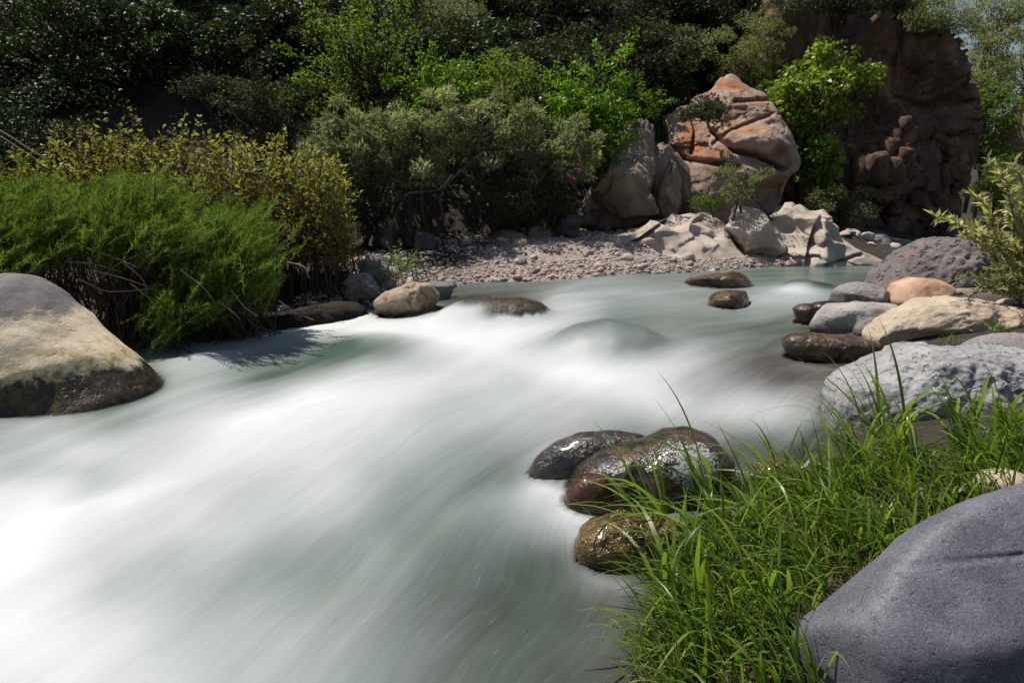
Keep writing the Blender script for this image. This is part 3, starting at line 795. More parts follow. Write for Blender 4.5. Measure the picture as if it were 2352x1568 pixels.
# thin-plate interpolation of the surveyed foam cover (bearing and log distance over the ground)
pa = np.array(pts)
def chart(x, y):
    return np.stack([x / (y + 0.6), 0.62 * np.log(y + 0.6)], 1)
ctl = chart(pa[:, 0], pa[:, 1])
def tps(r2):
    return 0.5 * r2 * np.log(r2 + 1e-9)
K_ = tps(((ctl[:, None] - ctl[None]) ** 2).sum(-1)) + 1.5e-5 * np.eye(len(ctl))
n_ = len(ctl)
Pm = np.concatenate([np.ones((n_, 1)), ctl], 1)
A_ = np.zeros((n_ + 3, n_ + 3))
A_[:n_, :n_] = K_; A_[:n_, n_:] = Pm; A_[n_:, :n_] = Pm.T
cf = np.linalg.solve(A_, np.concatenate([pa[:, 2], np.zeros(3)]))
wp = chart(X + 0.10 * fbm(warp * 1.3 + 4, 3), Y + 0.10 * fbm(warp * 1.3 + 9, 3))
foam = cf[n_] + cf[n_ + 1] * wp[:, 0] + cf[n_ + 2] * wp[:, 1]
for k in range(n_):
    foam = foam + cf[k] * tps(((wp - ctl[k]) ** 2).sum(1))
foam = np.clip(foam, 0, 1)
brownV = [(1100, 1400, .5), (1200, 1300, .4), (1050, 1520, .4), (1838, 850, 1.0), (1400, 1400, .55), (1300, 1550, .5), (1450, 1550, .6), (1200, 1450, .35), (1800, 865, .4), (1650, 850, .22), (1850, 830, .45), (1750, 1060, .7), (1650, 1040, .6), (1080, 690, .5), (1300, 1000, .3), (1350, 1300, .45), (950, 1400, .25), (1700, 760, .3)]
brown = np.zeros_like(X)
for (vx, vy, a) in brownV:
    p = on_water(vx, vy)
    d = np.hypot(p[0], p[1])
    brown = np.maximum(brown, a * np.exp(-((X - p[0]) ** 2 + (Y - p[1]) ** 2) / (0.13 * d) ** 2))

def bvh_of(lst):
    vs, fs, k = [], [], 0
    for (G, F) in lst:
        vs.append(G); fs.append(F + k); k += len(G)
    return BVHTree.FromPolygons(np.concatenate(vs).tolist(), np.concatenate(fs).tolist(), all_triangles=True)
def heights(lst):
    out = np.full(len(X), -9.0)
    b = bvh_of(lst)
    allv = np.concatenate([g for g, _ in lst])
    lo, hi = allv.min(0), allv.max(0)
    idx = np.where((X > lo[0]) & (X < hi[0]) & (Y > lo[1]) & (Y < hi[1]))[0]
    dn = Vector((0, 0, -1))
    for i in idx:
        h = b.ray_cast(Vector((X[i], Y[i], 6.0)), dn)
        if h[0] is not None: out[i] = h[0].z
    return out
veil = np.zeros_like(X)
for (Gd, Fd, (off, vl)) in DRAPE:
    hd = heights([(Gd, Fd)])
    inside = hd > -8
    veil = np.where(inside, np.maximum(veil, vl * sstep(-0.03, 0.05, hd - Z)), veil)
    gc = Gd.mean(0); rr_ = 0.5 * (Gd[:, 0].max() - Gd[:, 0].min())
    du_ = (FU[0] * (X - gc[0]) + FU[1] * (Y - gc[1])) / rr_
    lift = sstep(0.01, 0.10, hd - Z) * sstep(0.75, 0.1, du_ + 0.18 * fbm(warp * np.array([1, 4, 1]) + 2, 2))
    foam = foam * (1 - (0.9 if vl > 0.3 else 0.36) * np.where(inside, lift, 0))
    lip = np.exp(-((du_ - 1.0) / 0.35) ** 2) * np.exp(-((0.66 * (X - gc[0]) - 0.75 * (Y - gc[1])) / (0.8 * rr_)) ** 2)
    foam = np.clip(foam + 0.25 * lip, 0, 1)
    Zd = np.where(inside, np.maximum(Z, hd + off), Z)
    Zg = Zd.reshape(R_, C_)
    for _ in range(10):
        Zp = np.pad(Zg, 1, mode='edge')
        Zg = (Zp[:-2, 1:-1] + Zp[2:, 1:-1] + Zp[1:-1, :-2] + Zp[1:-1, 2:] + 2 * Zg) / 6
        Zg = np.where(inside.reshape(R_, C_), np.maximum(Zg, Zd.reshape(R_, C_)), np.maximum(Zg, Z.reshape(R_, C_)))
    Z = Zg.ravel()
hr = heights(ROCKS)
ghz = gheight(X, Y)
solid = np.maximum(hr, ghz)
thick = Z - solid
alpha = sstep(-0.01, 0.16, thick)
alpha = np.where(thick < 0, 0.0, 0.06 + 0.94 * alpha)
alpha = np.minimum(alpha, 1 - veil * np.clip(1.05 - 1.25 * foam, 0, 1))
alpha = np.minimum(alpha, 1 - 0.35 * brown)
def blur(g, n):
    g = g.reshape(R_, C_)
    for _ in range(n):
        p = np.pad(g, 1, mode='edge')
        g = (p[:-2, 1:-1] + p[2:, 1:-1] + p[1:-1, :-2] + p[1:-1, 2:] + g) / 5
    return g.ravel()
for (Gd, Fd) in ROCKS:
    gc = Gd.mean(0); rr_ = 0.4 * (Gd[:, 0].max() - Gd[:, 0].min())
    if rr_ > 1.2 or gc[1] > 11.8: continue
    du_ = (FU[0] * (X - gc[0]) + FU[1] * (Y - gc[1])) / rr_
    dv_ = (0.66 * (X - gc[0]) - 0.75 * (Y - gc[1])) / rr_
    foam = foam + 0.12 * np.exp(-(dv_ / 0.7) ** 2) * np.exp(-((du_ - 1.3) / 0.6) ** 2) + 0.10 * np.exp(-((np.hypot(du_, dv_) - 1.25) / 0.18) ** 2)
foam = np.clip(foam, 0, 1)
near_rock = blur((hr > Z - 0.02).astype(float), 26)
alpha = np.where(thick > 0, alpha * (1 - 0.6 * sstep(0.06, 0.6, near_rock)), alpha)
fl = np.stack([U + 0.25 * fbm(Q * 0.35, 2), Vc - 0.055 * (U + 6.0) ** 2 + 0.45 * fbm(Q * 0.4 + 5, 3), 0 * U], 1)
keep = (thick > -0.25).reshape(R_, C_)
WF = grid_faces(R_, C_)
WF = WF[keep.ravel()[WF].any(1)]
used = np.unique(WF)
remap = np.full(len(X), -1); remap[used] = np.arange(len(used))
river_me = np_mesh('river', np.stack([X, Y, Z], 1)[used], remap[WF], attrs={'foam': foam[used], 'brown': brown[used], 'clear': alpha[used], 'flow': fl[used]})
t = NT('river_water')
fv = t.attr('flow', 'Vector')
s1 = t.noise(t.scale(fv, (0.42, 3.4, 1)), 1.0, 5, 0.52)
s2 = t.noise(t.scale(fv, (2.2, 22.0, 1)), 1.0, 4, 0.6)
s3 = t.noise(t.scale(fv, (9.0, 75.0, 1)), 1.0, 3, 0.6)
s4 = t.noise(t.scale(fv, (1.0, 1.6, 1)), 1.0, 3, 0.5)
fo = t.attr('foam')
d = t.math('MULTIPLY', t.math('SUBTRACT', s1, 0.5), 0.25)
d = t.math('ADD', d, t.math('MULTIPLY', t.math('SUBTRACT', s2, 0.5), 0.12))
d = t.math('ADD', d, t.math('MULTIPLY', t.math('SUBTRACT', s4, 0.5), 0.22))
spark = t.ramp(s3, [(0.60, 0.0), (0.74, 1.0)])
ff = t.math('ADD', fo, d)
ff = t.math('ADD', ff, t.math("MULTIPLY", spark, 0.12), clamp=True)
body = t.mix(t.attr('brown'), (0.062, 0.098, 0.078), (0.060, 0.042, 0.036))
fm = t.math('POWER', ff, 1.15)
col = t.mix(fm, body, (0.57, 0.585, 0.585))
t.l(col, t.b.inputs['Base Color'])
t.l(t.math('MULTIPLY_ADD', ff, 0.45, 0.22), t.b.inputs['Roughness'])
t.b.inputs['IOR'].default_value = 1.33
al = t.attr('clear')
al2 = t.math('ADD', al, t.math('MULTIPLY', t.math('MULTIPLY', t.math('SUBTRACT', t.math('ADD', s2, t.math('MULTIPLY', ff, 0.35)), 0.62), 0.8), t.math('SUBTRACT', 1.0, al)), clamp=True)
al2 = t.math('MULTIPLY', al2, t.ramp(al, [(0.0, 0.0), (0.05, 1.0)]))
t.l(al2, t.b.inputs['Alpha'])
t.bump(t.math('ADD', s1, t.math('ADD', t.math('MULTIPLY', s2, 0.2), t.math('MULTIPLY', s3, 0.06))), 0.18, 0.06)
river = tag(link('river', river_me, t.m), kind='structure')

# ------------------------------------------------------------ gravel bar
t = NT('pebble')
co = t.coord()
oi = t.n('ObjectInfo')
n1 = t.noise(co, 6, 5, 0.7)
pc = [(0.0, (0.17, 0.165, 0.165)), (0.2, (0.44, 0.34, 0.29)), (0.4, (0.52, 0.41, 0.35)), (0.6, (0.33, 0.28, 0.26)), (0.8, (0.56, 0.49, 0.43)), (1.0, (0.40, 0.22, 0.16))]
def pebble_mat(name, use_attr):
    t = NT(name)
    co = t.coord()
    f = t.attr('tint') if use_attr else t.n('ObjectInfo').outputs['Random']
    col = t.ramp(f, pc)
    n = t.noise(co, 5 if not use_attr else 30, 5, 0.7)
    col = t.mix(0.5, col, t.ramp(n, [(0.3, 0.12), (0.7, 0.75)]), 'OVERLAY')
    t.l(col, t.b.inputs['Base Color'])
    t.b.inputs['Roughness'].default_value = 0.85
    t.bump(n, 0.5, 0.02)
    return t.m
M['peb'] = pebble_mat('gravel_pebble', True)
M['cob'] = pebble_mat('cobble_stone', False)
q = np.random.default_rng(11)
def bar_points(n):
    out = []
    while len(out) < n:
        m = 4000
        px = q.uniform(-4.2, 6.2, m); py = q.uniform(9.4, 16.8, m)
        s = sdist(px, py, WPOLY); h = sdist(px, py, HILL)
        ok = (s < 0.12) & (s > -4.5) & (h < 0.25) & (px > -3.9 + 0.25 * (py - 9.4)) 
        ok &= q.uniform(0, 1, m) < 0.25 + 0.75 * np.exp(-np.maximum(-s, 0) / 1.3)
        out += list(zip(px[ok], py[ok]))
    return np.array(out[:n])
# fine gravel in one piece
N = 9000
bp = bar_points(N)
bz = gheight(bp[:, 0], bp[:, 1])
D1, F1 = ico(1)
sz = 0.018 * np.exp(q.normal(0, 0.42, N))
V_ = np.zeros((N, len(D1), 3))
ax = q.uniform(0, 6.28, N)
sc_ = np.stack([sz * q.uniform(0.9, 1.7, N), sz * q.uniform(0.8, 1.2, N), sz * q.uniform(0.45, 0.9, N)], 1)
jit = 1 + q.uniform(-0.22, 0.22, (N, len(D1)))
L_ = D1[None] * sc_[:, None, :] * jit[:, :, None]
V_[:, :, 0] = L_[:, :, 0] * np.cos(ax)[:, None] - L_[:, :, 1] * np.sin(ax)[:, None] + bp[:, 0, None]
V_[:, :, 1] = L_[:, :, 0] * np.sin(ax)[:, None] + L_[:, :, 1] * np.cos(ax)[:, None] + bp[:, 1, None]
V_[:, :, 2] = L_[:, :, 2] + bz[:, None] + 0.2 * sz[:, None]
FF = (F1[None] + (np.arange(N) * len(D1))[:, None, None]).reshape(-1, 3)
gme = np_mesh('gravel', V_.reshape(-1, 3), FF, attrs={'tint': np.repeat(q.uniform(0, 1, N), len(D1))})
tag(link('gravel', gme, M['peb']), 'fine pinkish grey gravel covering the far bar', 'gravel', kind='stuff')
# the larger cobbles one by one
cob_me = []
for k in range(8):
    D2, F2 = ico(2)
    qq = np.random.default_rng(60 + k)
    P = D2 * np.array([1.25, 0.95, 0.65]) * qq.uniform(0.85, 1.15, 3)
    for _ in range(6):
        nn = qq.normal(size=3); nn /= np.linalg.norm(nn)
        dd = P @ nn - 0.62
        P = P - np.maximum(dd, 0)[:, None] * nn * 0.85
    P = P * (1 + 0.12 * fbm(D2 * 1.6 + k * 5, 3))[:, None]
    me = np_mesh('cobble', P, F2)
    me.materials.append(M['cob'])
    cob_me.append(me)
cp_ = bar_points(300)
for k, (px, py) in enumerate(cp_):
    s = 0.05 * math.exp(q.normal(0, 0.42))
    if px < -0.5 and py < 12.6: s *= 1.55
    o = link('cobble', cob_me[k % 8], None, None, (px, py, gz(px, py) + 0.25 * s))
    o.scale = (s, s, s)
    o.rotation_euler = (q.uniform(-0.3, 0.3), q.uniform(-0.3, 0.3), q.uniform(0, 6.28))
    tag(o, 'rounded cobble lying among the gravel of the far bar', 'stone', 'cobbles on the gravel bar')

# ------------------------------------------------------------ plants
L = {}
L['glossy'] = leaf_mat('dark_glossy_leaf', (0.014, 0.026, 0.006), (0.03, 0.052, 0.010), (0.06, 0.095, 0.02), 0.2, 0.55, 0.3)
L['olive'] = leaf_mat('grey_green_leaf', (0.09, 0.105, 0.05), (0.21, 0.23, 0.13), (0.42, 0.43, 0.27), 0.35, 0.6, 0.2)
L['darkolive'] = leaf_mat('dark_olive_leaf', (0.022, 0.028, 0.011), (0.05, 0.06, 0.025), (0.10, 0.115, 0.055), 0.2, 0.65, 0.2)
L['bright'] = leaf_mat('fresh_green_leaf', (0.05, 0.11, 0.008), (0.115, 0.215, 0.014), (0.20, 0.32, 0.03), 0.5, 0.42, 0.4)
L['fig'] = leaf_mat('broad_bright_leaf', (0.07, 0.125, 0.012), (0.19, 0.26, 0.03), (0.36, 0.41, 0.09), 0.42, 0.42, 0.4)
L['mid'] = leaf_mat('mid_green_leaf', (0.045, 0.08, 0.01), (0.11, 0.165, 0.02), (0.18, 0.235, 0.04), 0.45, 0.55, 0.25)
L['pale'] = leaf_mat('pale_sage_leaf', (0.11, 0.125, 0.05), (0.19, 0.205, 0.09), (0.28, 0.29, 0.14), 0.4, 0.55, 0.3)
L['yellow'] = leaf_mat('yellow_brown_leaf', (0.13, 0.07, 0.03), (0.20, 0.165, 0.05), (0.29, 0.31, 0.07), 0.4, 0.55, 0.3)
L['tam'] = leaf_mat('tamarisk_green', (0.05, 0.085, 0.016), (0.125, 0.185, 0.036), (0.24, 0.30, 0.08), 0.5, 0.6, 0.2)
L['grass'] = leaf_mat('grass_blade', (0.045, 0.09, 0.012), (0.13, 0.21, 0.026), (0.27, 0.36, 0.065), 0.45, 0.38, 0.5)
L['straw'] = leaf_mat('dry_straw', (0.16, 0.10, 0.05), (0.32, 0.21, 0.11), (0.48, 0.36, 0.21), 0.3, 0.7, 0.2)
L['willow'] = leaf_mat('pale_willow_leaf', (0.16, 0.19, 0.04), (0.42, 0.41, 0.20), (0.66, 0.60, 0.42), 0.4, 0.5, 0.4)
L['flower_y'] = leaf_mat('yellow_petal', (0.6, 0.38, 0.01), (0.7, 0.48, 0.01), (0.8, 0.6, 0.02), 0.3)
L['flower_p'] = leaf_mat('pink_petal', (0.45, 0.04, 0.2), (0.6, 0.07, 0.3), (0.7, 0.12, 0.4), 0.3)
B = {'brown': bark_mat('brown_bark', (0.085, 0.06, 0.043)), 'grey': bark_mat('grey_bark', (0.16, 0.135, 0.11)), 'dead': bark_mat('bleached_dead_wood', (0.34, 0.26, 0.20)), 'red': bark_mat('red_twig', (0.22, 0.10, 0.07))}

def unit(a):
    return a / (np.linalg.norm(a, axis=-1, keepdims=True) + 1e-9)
def leaves(C, A, Nn, Ln, Wd, tint, name, fold=0.0):
    """C base points, A axis, Nn normals; lozenge leaves"""
    A = unit(A)
    Sd = unit(np.cross(A, Nn))
    Nn = np.cross(Sd, A)
    Ln = Ln[:, None]; Wd = Wd[:, None]
    v0 = C
    v1 = C + A * Ln * 0.45 + Sd * Wd * 0.5 + Nn * Wd * fold
    v2 = C + A * Ln - Nn * Ln * 0.12
    v3 = C + A * Ln * 0.45 - Sd * Wd * 0.5 + Nn * Wd * fold
    V = np.stack([v0, v1, v2, v3], 1).reshape(-1, 3)
    F = np.arange(len(V)).reshape(-1, 4)
    return np_mesh(name, V, F, smooth=False, attrs={'tint': np.repeat(tint, 4)})
def strips(P, Wd, tint, name, side=None):
    """P (n,k,3) centre lines of blades; Wd (n,) base width, tapering"""
    n, k, _ = P.shape
    T = unit(np.gradient(P, axis=1))
    if side is None:
        side = unit(np.cross(T[:, k // 2], rng.normal(size=(n, 3))))
    Sd = unit(np.cross(np.cross(T, side[:, None, :]), T))
    prof = np.array([0.6 + 0.4 * min(1, j / (0.35 * k)) for j in range(k)]) * np.array([max(0.03, (1 - (j / (k - 1)) ** 2.2)) for j in range(k)])
    w = (Wd[:, None] * prof)[..., None] * 0.5
    V = np.stack([P - Sd * w, P + Sd * w], 2).reshape(-1, 3)
    i = np.arange(n)[:, None] * (2 * k) + np.arange(k - 1)[None] * 2
    F = np.stack([i, i + 1, i + 3, i + 2], -1).reshape(-1, 4)
    return np_mesh(name, V, F, attrs={'tint': np.repeat(tint, 2 * k)})
def tubes(lines, name, sides=5):
    """lines: list of (points (k,3), radii (k,))"""
    VV, FF, k0 = [], [], 0
    for (P, r) in lines:
        P = np.asarray(P, float); k = len(P)
        T = unit(np.gradient(P, axis=0))
        ref = np.array([0.3, 0.2, 1.0]) if abs(T[:, 2].mean()) < 0.8 else np.array([1.0, 0.2, 0.1])
        a = unit(np.cross(T, ref)); b = np.cross(T, a)
        th = np.linspace(0, 2 * math.pi, sides, endpoint=False)
        ring = P[:, None] + (a[:, None] * np.cos(th)[None, :, None] + b[:, None] * np.sin(th)[None, :, None]) * np.asarray(r)[:, None, None]
        VV.append(ring.reshape(-1, 3))
        i = np.arange(k - 1)[:, None] * sides + np.arange(sides)[None]
        j = np.arange(k - 1)[:, None] * sides + (np.arange(sides)[None] + 1) % sides
        FF.append((np.stack([i, j, j + sides, i + sides], -1) + k0).reshape(-1, 4))
        k0 += k * sides
    return np_mesh(name, np.concatenate(VV), np.concatenate(FF))
def curve(a, b, n=7, sag=0.0, wob=0.0, q=rng):
    t = np.linspace(0, 1, n)[:, None]
    P = a + (b - a) * t
    P[:, 2] += sag * (4 * t * (1 - t))[:, 0]
    w = q.normal(size=(n, 3)) * wob * np.linalg.norm(b - a)
    w[0] = 0; w[-1] = 0
    return P + w

def plant(name, label, cat, base, cen, rad, leaf, Ln, Wd, clumps=60, per=90, cr=0.28, seed=0, group=None, bark='brown', trunk=0.09, stems=1, upright=0.0, droop=0.15, flat=0.7, spray=False, low=-1.0, limbs=True):
    """base: foot on the ground; cen, rad: centre and half axes of the crown (metres)"""
    q = np.random.default_rng(seed)
    base = np.asarray(base, float); cen = np.asarray(cen, float); rad = np.asarray(rad, float)
    root = link(name, None, None, None, base)
    tag(root, label, cat, group)
    c = cen - base
    # clump centres: denser to the outside, uneven
    K = clumps * 3
    d = unit(q.normal(size=(K, 3)))
    rr = q.uniform(0.15, 1, K) ** 0.45
    lump = 1 + 0.75 * fbm(d * 1.9 + seed * 2.3, 3)
    cc = d * (rr * np.clip(lump, 0.45, 1.35))[:, None]
    ok = (fbm(cc * 2.2 + seed, 2) > -0.18) & (cc[:, 2] > low)
    cc = cc[ok][:clumps]
    n = len(cc)
    cpos = c + cc * rad
    cpos[:, 2] = np.maximum(cpos[:, 2], 0.12)
    crs = cr * q.uniform(0.6, 1.35, n) * float(rad.mean())
    # leaves
    k = np.repeat(np.arange(n), per)
    m = len(k)
    e = unit(q.normal(size=(m, 3)))
    if spray:
        ax = unit(cc + np.array([0, 0, 0.1]) + 0.35 * q.normal(size=cc.shape))
        tt = q.uniform(-1, 1.1, m)
        off = ax[k] * tt[:, None] * 1.5 + e * 0.32 * (1.1 - 0.5 * tt)[:, None]
        off[:, 2] -= droop * tt * tt
    else:
        off = e * (q.uniform(0.2, 1, m) ** 0.5)[:, None]
        off[:, 2] *= flat
    pos = cpos[k] + off * crs[k][:, None]
    pos[:, 2] = np.maximum(pos[:, 2], 0.02)
    A = unit(e * 0.8 + 0.7 * q.normal(size=(m, 3)) + np.array([0, 0, upright - droop]))
    Nn = unit(q.normal(size=(m, 3)) * 0.7 + np.array([0, 0, 0.9]) + e * 0.4)
    tint = np.clip(0.5 + 0.16 * q.normal(size=m) + 0.22 * (q.uniform(-1, 1, n))[k], 0, 1)
    sc = q.uniform(0.65, 1.3, m)
    me = leaves(pos, A, Nn, Ln * sc, Wd * sc, tint, 'crown', 0.12)
    link('crown', me, L[leaf], root)
    # wood
    lines = []
    top = c + np.array([0, 0, -0.15 * rad[2]])
    feet = []
    for s in range(stems):
        f = np.array([q.normal() * 0.25 * (stems > 1), q.normal() * 0.2 * (stems > 1), -0.15])
        tp = top + q.normal(size=3) * rad * 0.25 * (stems > 1)
        P = curve(f, tp, 8, 0, 0.03, q)
        feet.append(P)
        lines.append((P, np.linspace(trunk, trunk * 0.45, 8)))
    me = tubes(lines, 'trunk', 7)
    tr_o = link('trunk', me, B[bark], root)
    if limbs:
        lines = []
        for i in range(n):
            P0 = feet[i % stems]
            st = P0[int(q.integers(3, 8))]
            P = curve(st, cpos[i], 6, 0.10 * np.linalg.norm(cpos[i] - st), 0.04, q)
            lines.append((P, np.linspace(trunk * 0.3, trunk * 0.06, 6)))
        link('limbs', tubes(lines, 'limbs', 4), B[bark], tr_o)
    return root

def crown(name, label, cat, vx, vy, y, rvx, rvy, leaf, Ln, Wd, foot=None, depth=0.8, **kw):
    """a plant whose crown is seen at bearing (vx, vy) at distance y, half size (rvx, rvy)"""
    c = at(vx, vy, y)
    sc = y / FV * 1.02
    rx, rz = rvx * sc, rvy * sc
    if foot is None:
        fx, fy = c[0], c[1] + 0.2
        fz = gz(fx, fy)
        fz = min(fz, c[2] - 0.5 * rz)
    else:
        f = at(*foot); fx, fy, fz = f
    return plant(name, label, cat, (fx, fy, fz), c, (rx, rx * depth, rz), leaf, Ln, Wd, **kw)
G1 = 'trees of the wooded slope'
# -- back row of the wooded slope
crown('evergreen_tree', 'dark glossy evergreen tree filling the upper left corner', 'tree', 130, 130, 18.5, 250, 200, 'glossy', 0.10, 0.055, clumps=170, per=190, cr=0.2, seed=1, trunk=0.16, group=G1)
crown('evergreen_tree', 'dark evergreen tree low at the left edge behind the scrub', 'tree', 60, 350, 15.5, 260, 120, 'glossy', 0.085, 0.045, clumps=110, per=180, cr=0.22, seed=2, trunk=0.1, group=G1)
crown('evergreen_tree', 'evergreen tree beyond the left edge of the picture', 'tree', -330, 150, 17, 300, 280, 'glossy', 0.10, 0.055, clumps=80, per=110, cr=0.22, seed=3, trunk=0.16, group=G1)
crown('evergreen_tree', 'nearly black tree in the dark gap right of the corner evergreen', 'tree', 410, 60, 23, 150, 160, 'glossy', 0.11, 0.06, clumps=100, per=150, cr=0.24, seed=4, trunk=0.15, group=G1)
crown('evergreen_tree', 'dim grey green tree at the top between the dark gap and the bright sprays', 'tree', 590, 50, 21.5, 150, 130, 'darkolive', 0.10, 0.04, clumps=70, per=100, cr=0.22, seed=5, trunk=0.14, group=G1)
crown('shrub', 'small grey green shrub in the dark beside the spiky one', 'shrub', 480, 215, 17.5, 62, 40, 'darkolive', 0.09, 0.035, clumps=22, per=90, cr=0.34, seed=6, trunk=0.05)
crown('shrub', 'grey green shrub with spiky upright shoots right of the dark gap', 'shrub', 622, 255, 16.8, 105, 105, 'darkolive', 0.085, 0.032, clumps=60, per=110, cr=0.24, seed=7, trunk=0.07, upright=0.8, stems=3)
crown('elm_tree', 'tall bright green tree with leafy sprays left of centre', 'tree', 850, 190, 17.6, 175, 135, 'mid', 0.085, 0.055, clumps=80, per=110, cr=0.26, seed=8, trunk=0.1, spray=True, group=G1)
crown('elm_tree', 'dim green tree at the top left of centre above the bright sprays', 'tree', 790, 30, 21, 130, 110, 'mid', 0.09, 0.055, clumps=60, per=100, cr=0.25, seed=9, trunk=0.12, group=G1)
crown('elm_tree', 'bright spray of foliage reaching right above the grey green shrubs', 'tree', 1000, 190, 17.2, 105, 60, 'bright', 0.08, 0.055, clumps=36, per=90, cr=0.3, seed=10, trunk=0.06, spray=True, group=G1)
crown('olive_tree', 'silvery grey tree at the top, left of the picture centre', 'tree', 1055, 75, 21.5, 90, 110, 'olive', 0.085, 0.025, clumps=60, per=120, cr=0.26, seed=11, trunk=0.1, bark='grey', group=G1)
crown('olive_tree', 'dark olive tree with thin trunks at the top centre', 'tree', 1260, 60, 23, 130, 120, 'darkolive', 0.09, 0.03, clumps=70, per=110, cr=0.24, seed=12, trunk=0.1, stems=3, bark='grey', group=G1)
crown('olive_tree', 'dusky olive tree right of the thin trunked one', 'tree', 1410, 50, 23, 95, 110, 'darkolive', 0.09, 0.03, clumps=60, per=100, cr=0.25, seed=13, trunk=0.1, bark='grey', group=G1)
crown('olive_tree', 'dusky olive tree at the top between silvery and bright trees', 'tree', 930, 40, 22.5, 90, 90, 'darkolive', 0.09, 0.03, clumps=50, per=100, cr=0.25, seed=14, trunk=0.1, bark='grey', group=G1)
crown('evergreen_tree', 'deep green tree at the top behind the pinkish boulder', 'tree', 1580, 80, 24, 135, 130, 'glossy', 0.10, 0.055, clumps=80, per=110, cr=0.24, seed=15, trunk=0.13, group=G1)
crown('shrub', 'pale grey green shrub standing before the deep green tree', 'shrub', 1560, 115, 21.5, 62, 45, 'olive', 0.085, 0.03, clumps=30, per=90, cr=0.34, seed=16, trunk=0.05)
crown('shrub', 'broad mid green bush above the grey green shrubs at the centre', 'shrub', 1160, 240, 17.5, 150, 95, 'mid', 0.08, 0.05, clumps=70, per=110, cr=0.25, seed=17, trunk=0.07, stems=2)
crown('elm_tree', 'bright green leafy sapling left of the boulders', 'tree', 1375, 235, 17.2, 115, 105, 'bright', 0.085, 0.055, clumps=60, per=100, cr=0.27, seed=18, trunk=0.07, spray=True)
crown('shrub', 'mid green shrub spilling down behind the brown boulder', 'shrub', 1470, 265, 18.2, 80, 55, 'mid', 0.08, 0.05, clumps=36, per=90, cr=0.3, seed=19, trunk=0.05, spray=True)
crown('shrub', 'low green shrub hanging over the brown boulder from the left', 'shrub', 1385, 330, 16.4, 55, 55, 'bright', 0.075, 0.045, clumps=26, per=80, cr=0.32, seed=20, trunk=0.05, spray=True)
# oleander-like shrubs
G2 = 'grey green shrubs along the far bank'
crown('shrub', 'leftmost grey green long leaved shrub, next to the yellow scrub', 'shrub', 800, 340, 14.6, 95, 95, 'olive', 0.135, 0.034, clumps=55, per=110, cr=0.19, seed=21, trunk=0.05, stems=4, upright=0.3, group=G2)
crown('shrub', 'grey green long leaved shrub with bent branches over a dark hollow', 'shrub', 960, 330, 15.0, 125, 95, 'olive', 0.135, 0.034, clumps=70, per=120, cr=0.19, seed=22, trunk=0.06, stems=4, upright=0.3, group=G2)
crown('shrub', 'grey green long leaved shrub in the middle of the row', 'shrub', 1130, 310, 15.6, 120, 90, 'olive', 0.135, 0.034, clumps=65, per=120, cr=0.19, seed=23, trunk=0.06, stems=3, upright=0.3, group=G2)
crown('shrub', 'grey green shrub with pink flowers beside the brown boulder', 'shrub', 1290, 360, 15.6, 92, 72, 'olive', 0.135, 0.034, clumps=55, per=110, cr=0.19, seed=24, trunk=0.05, stems=3, upright=0.2, group=G2)
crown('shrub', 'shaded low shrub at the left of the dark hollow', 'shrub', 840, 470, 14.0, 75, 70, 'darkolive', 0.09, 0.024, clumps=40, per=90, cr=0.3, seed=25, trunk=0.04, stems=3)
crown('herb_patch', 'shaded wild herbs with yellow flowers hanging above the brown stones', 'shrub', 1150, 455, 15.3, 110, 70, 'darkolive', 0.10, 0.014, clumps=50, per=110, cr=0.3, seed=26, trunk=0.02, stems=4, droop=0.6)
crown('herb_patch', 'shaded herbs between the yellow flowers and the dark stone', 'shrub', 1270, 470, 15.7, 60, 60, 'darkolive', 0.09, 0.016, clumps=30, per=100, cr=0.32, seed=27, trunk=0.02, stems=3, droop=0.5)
# around the boulders and the cliff
crown('shrub', 'dark leaved bush with bent twigs on top of the pinkish boulder', 'shrub', 1608, 258, 16.0, 62, 34, 'darkolive', 0.06, 0.035, clumps=36, per=70, cr=0.32, seed=30, trunk=0.04, bark='grey', foot=(1640, 285, 16.6))
crown('shrub', 'thin reddish green bush growing at the foot of the pinkish boulder', 'shrub', 1705, 415, 14.9, 62, 52, 'pale', 0.06, 0.026, clumps=26, per=55, cr=0.34, seed=31, trunk=0.03, stems=3, bark='brown', foot=(1715, 490, 15.2), upright=0.3)
crown('shrub', 'low green tuft between the pinkish boulder and the pale rocks', 'shrub', 1630, 468, 15.6, 40, 16, 'mid', 0.06, 0.02, clumps=16, per=60, cr=0.5, seed=32, trunk=0.02, foot=(1640, 485, 15.7))
crown('tamarisk_tree', 'pale olive feathery tree behind the tip of the pinkish boulder', 'tree', 1720, 120, 21.0, 78, 82, 'pale', 0.09, 0.022, clumps=55, per=120, cr=0.28, seed=33, trunk=0.07, bark='grey', upright=0.4)
crown('fig_tree', 'bright green broad leaved tree between pinkish boulder and cliff', 'tree', 1858, 240, 19.6, 108, 118, 'fig', 0.13, 0.11, clumps=75, per=85, cr=0.27, seed=34, trunk=0.1, low=-0.9)
crown('fig_tree', 'lower bright green branches beside the pinkish boulder', 'tree', 1880, 375, 19.0, 42, 52, 'fig', 0.12, 0.10, clumps=24, per=70, cr=0.36, seed=35, trunk=0.05)
crown('shrub', 'rounded pale olive bush at the waterside between boulder and cliff', 'shrub', 1925, 475, 18.6, 82, 58, 'pale', 0.07, 0.026, clumps=60, per=120, cr=0.27, seed=36, trunk=0.04, stems=3)
crown('pine_tree', 'dark tree on the cliff top, left part', 'tree', 1925, -5, 19.9, 125, 75, 'darkolive', 0.10, 0.03, clumps=60, per=110, cr=0.27, seed=37, trunk=0.08, foot=(1940, 40, 21.0))
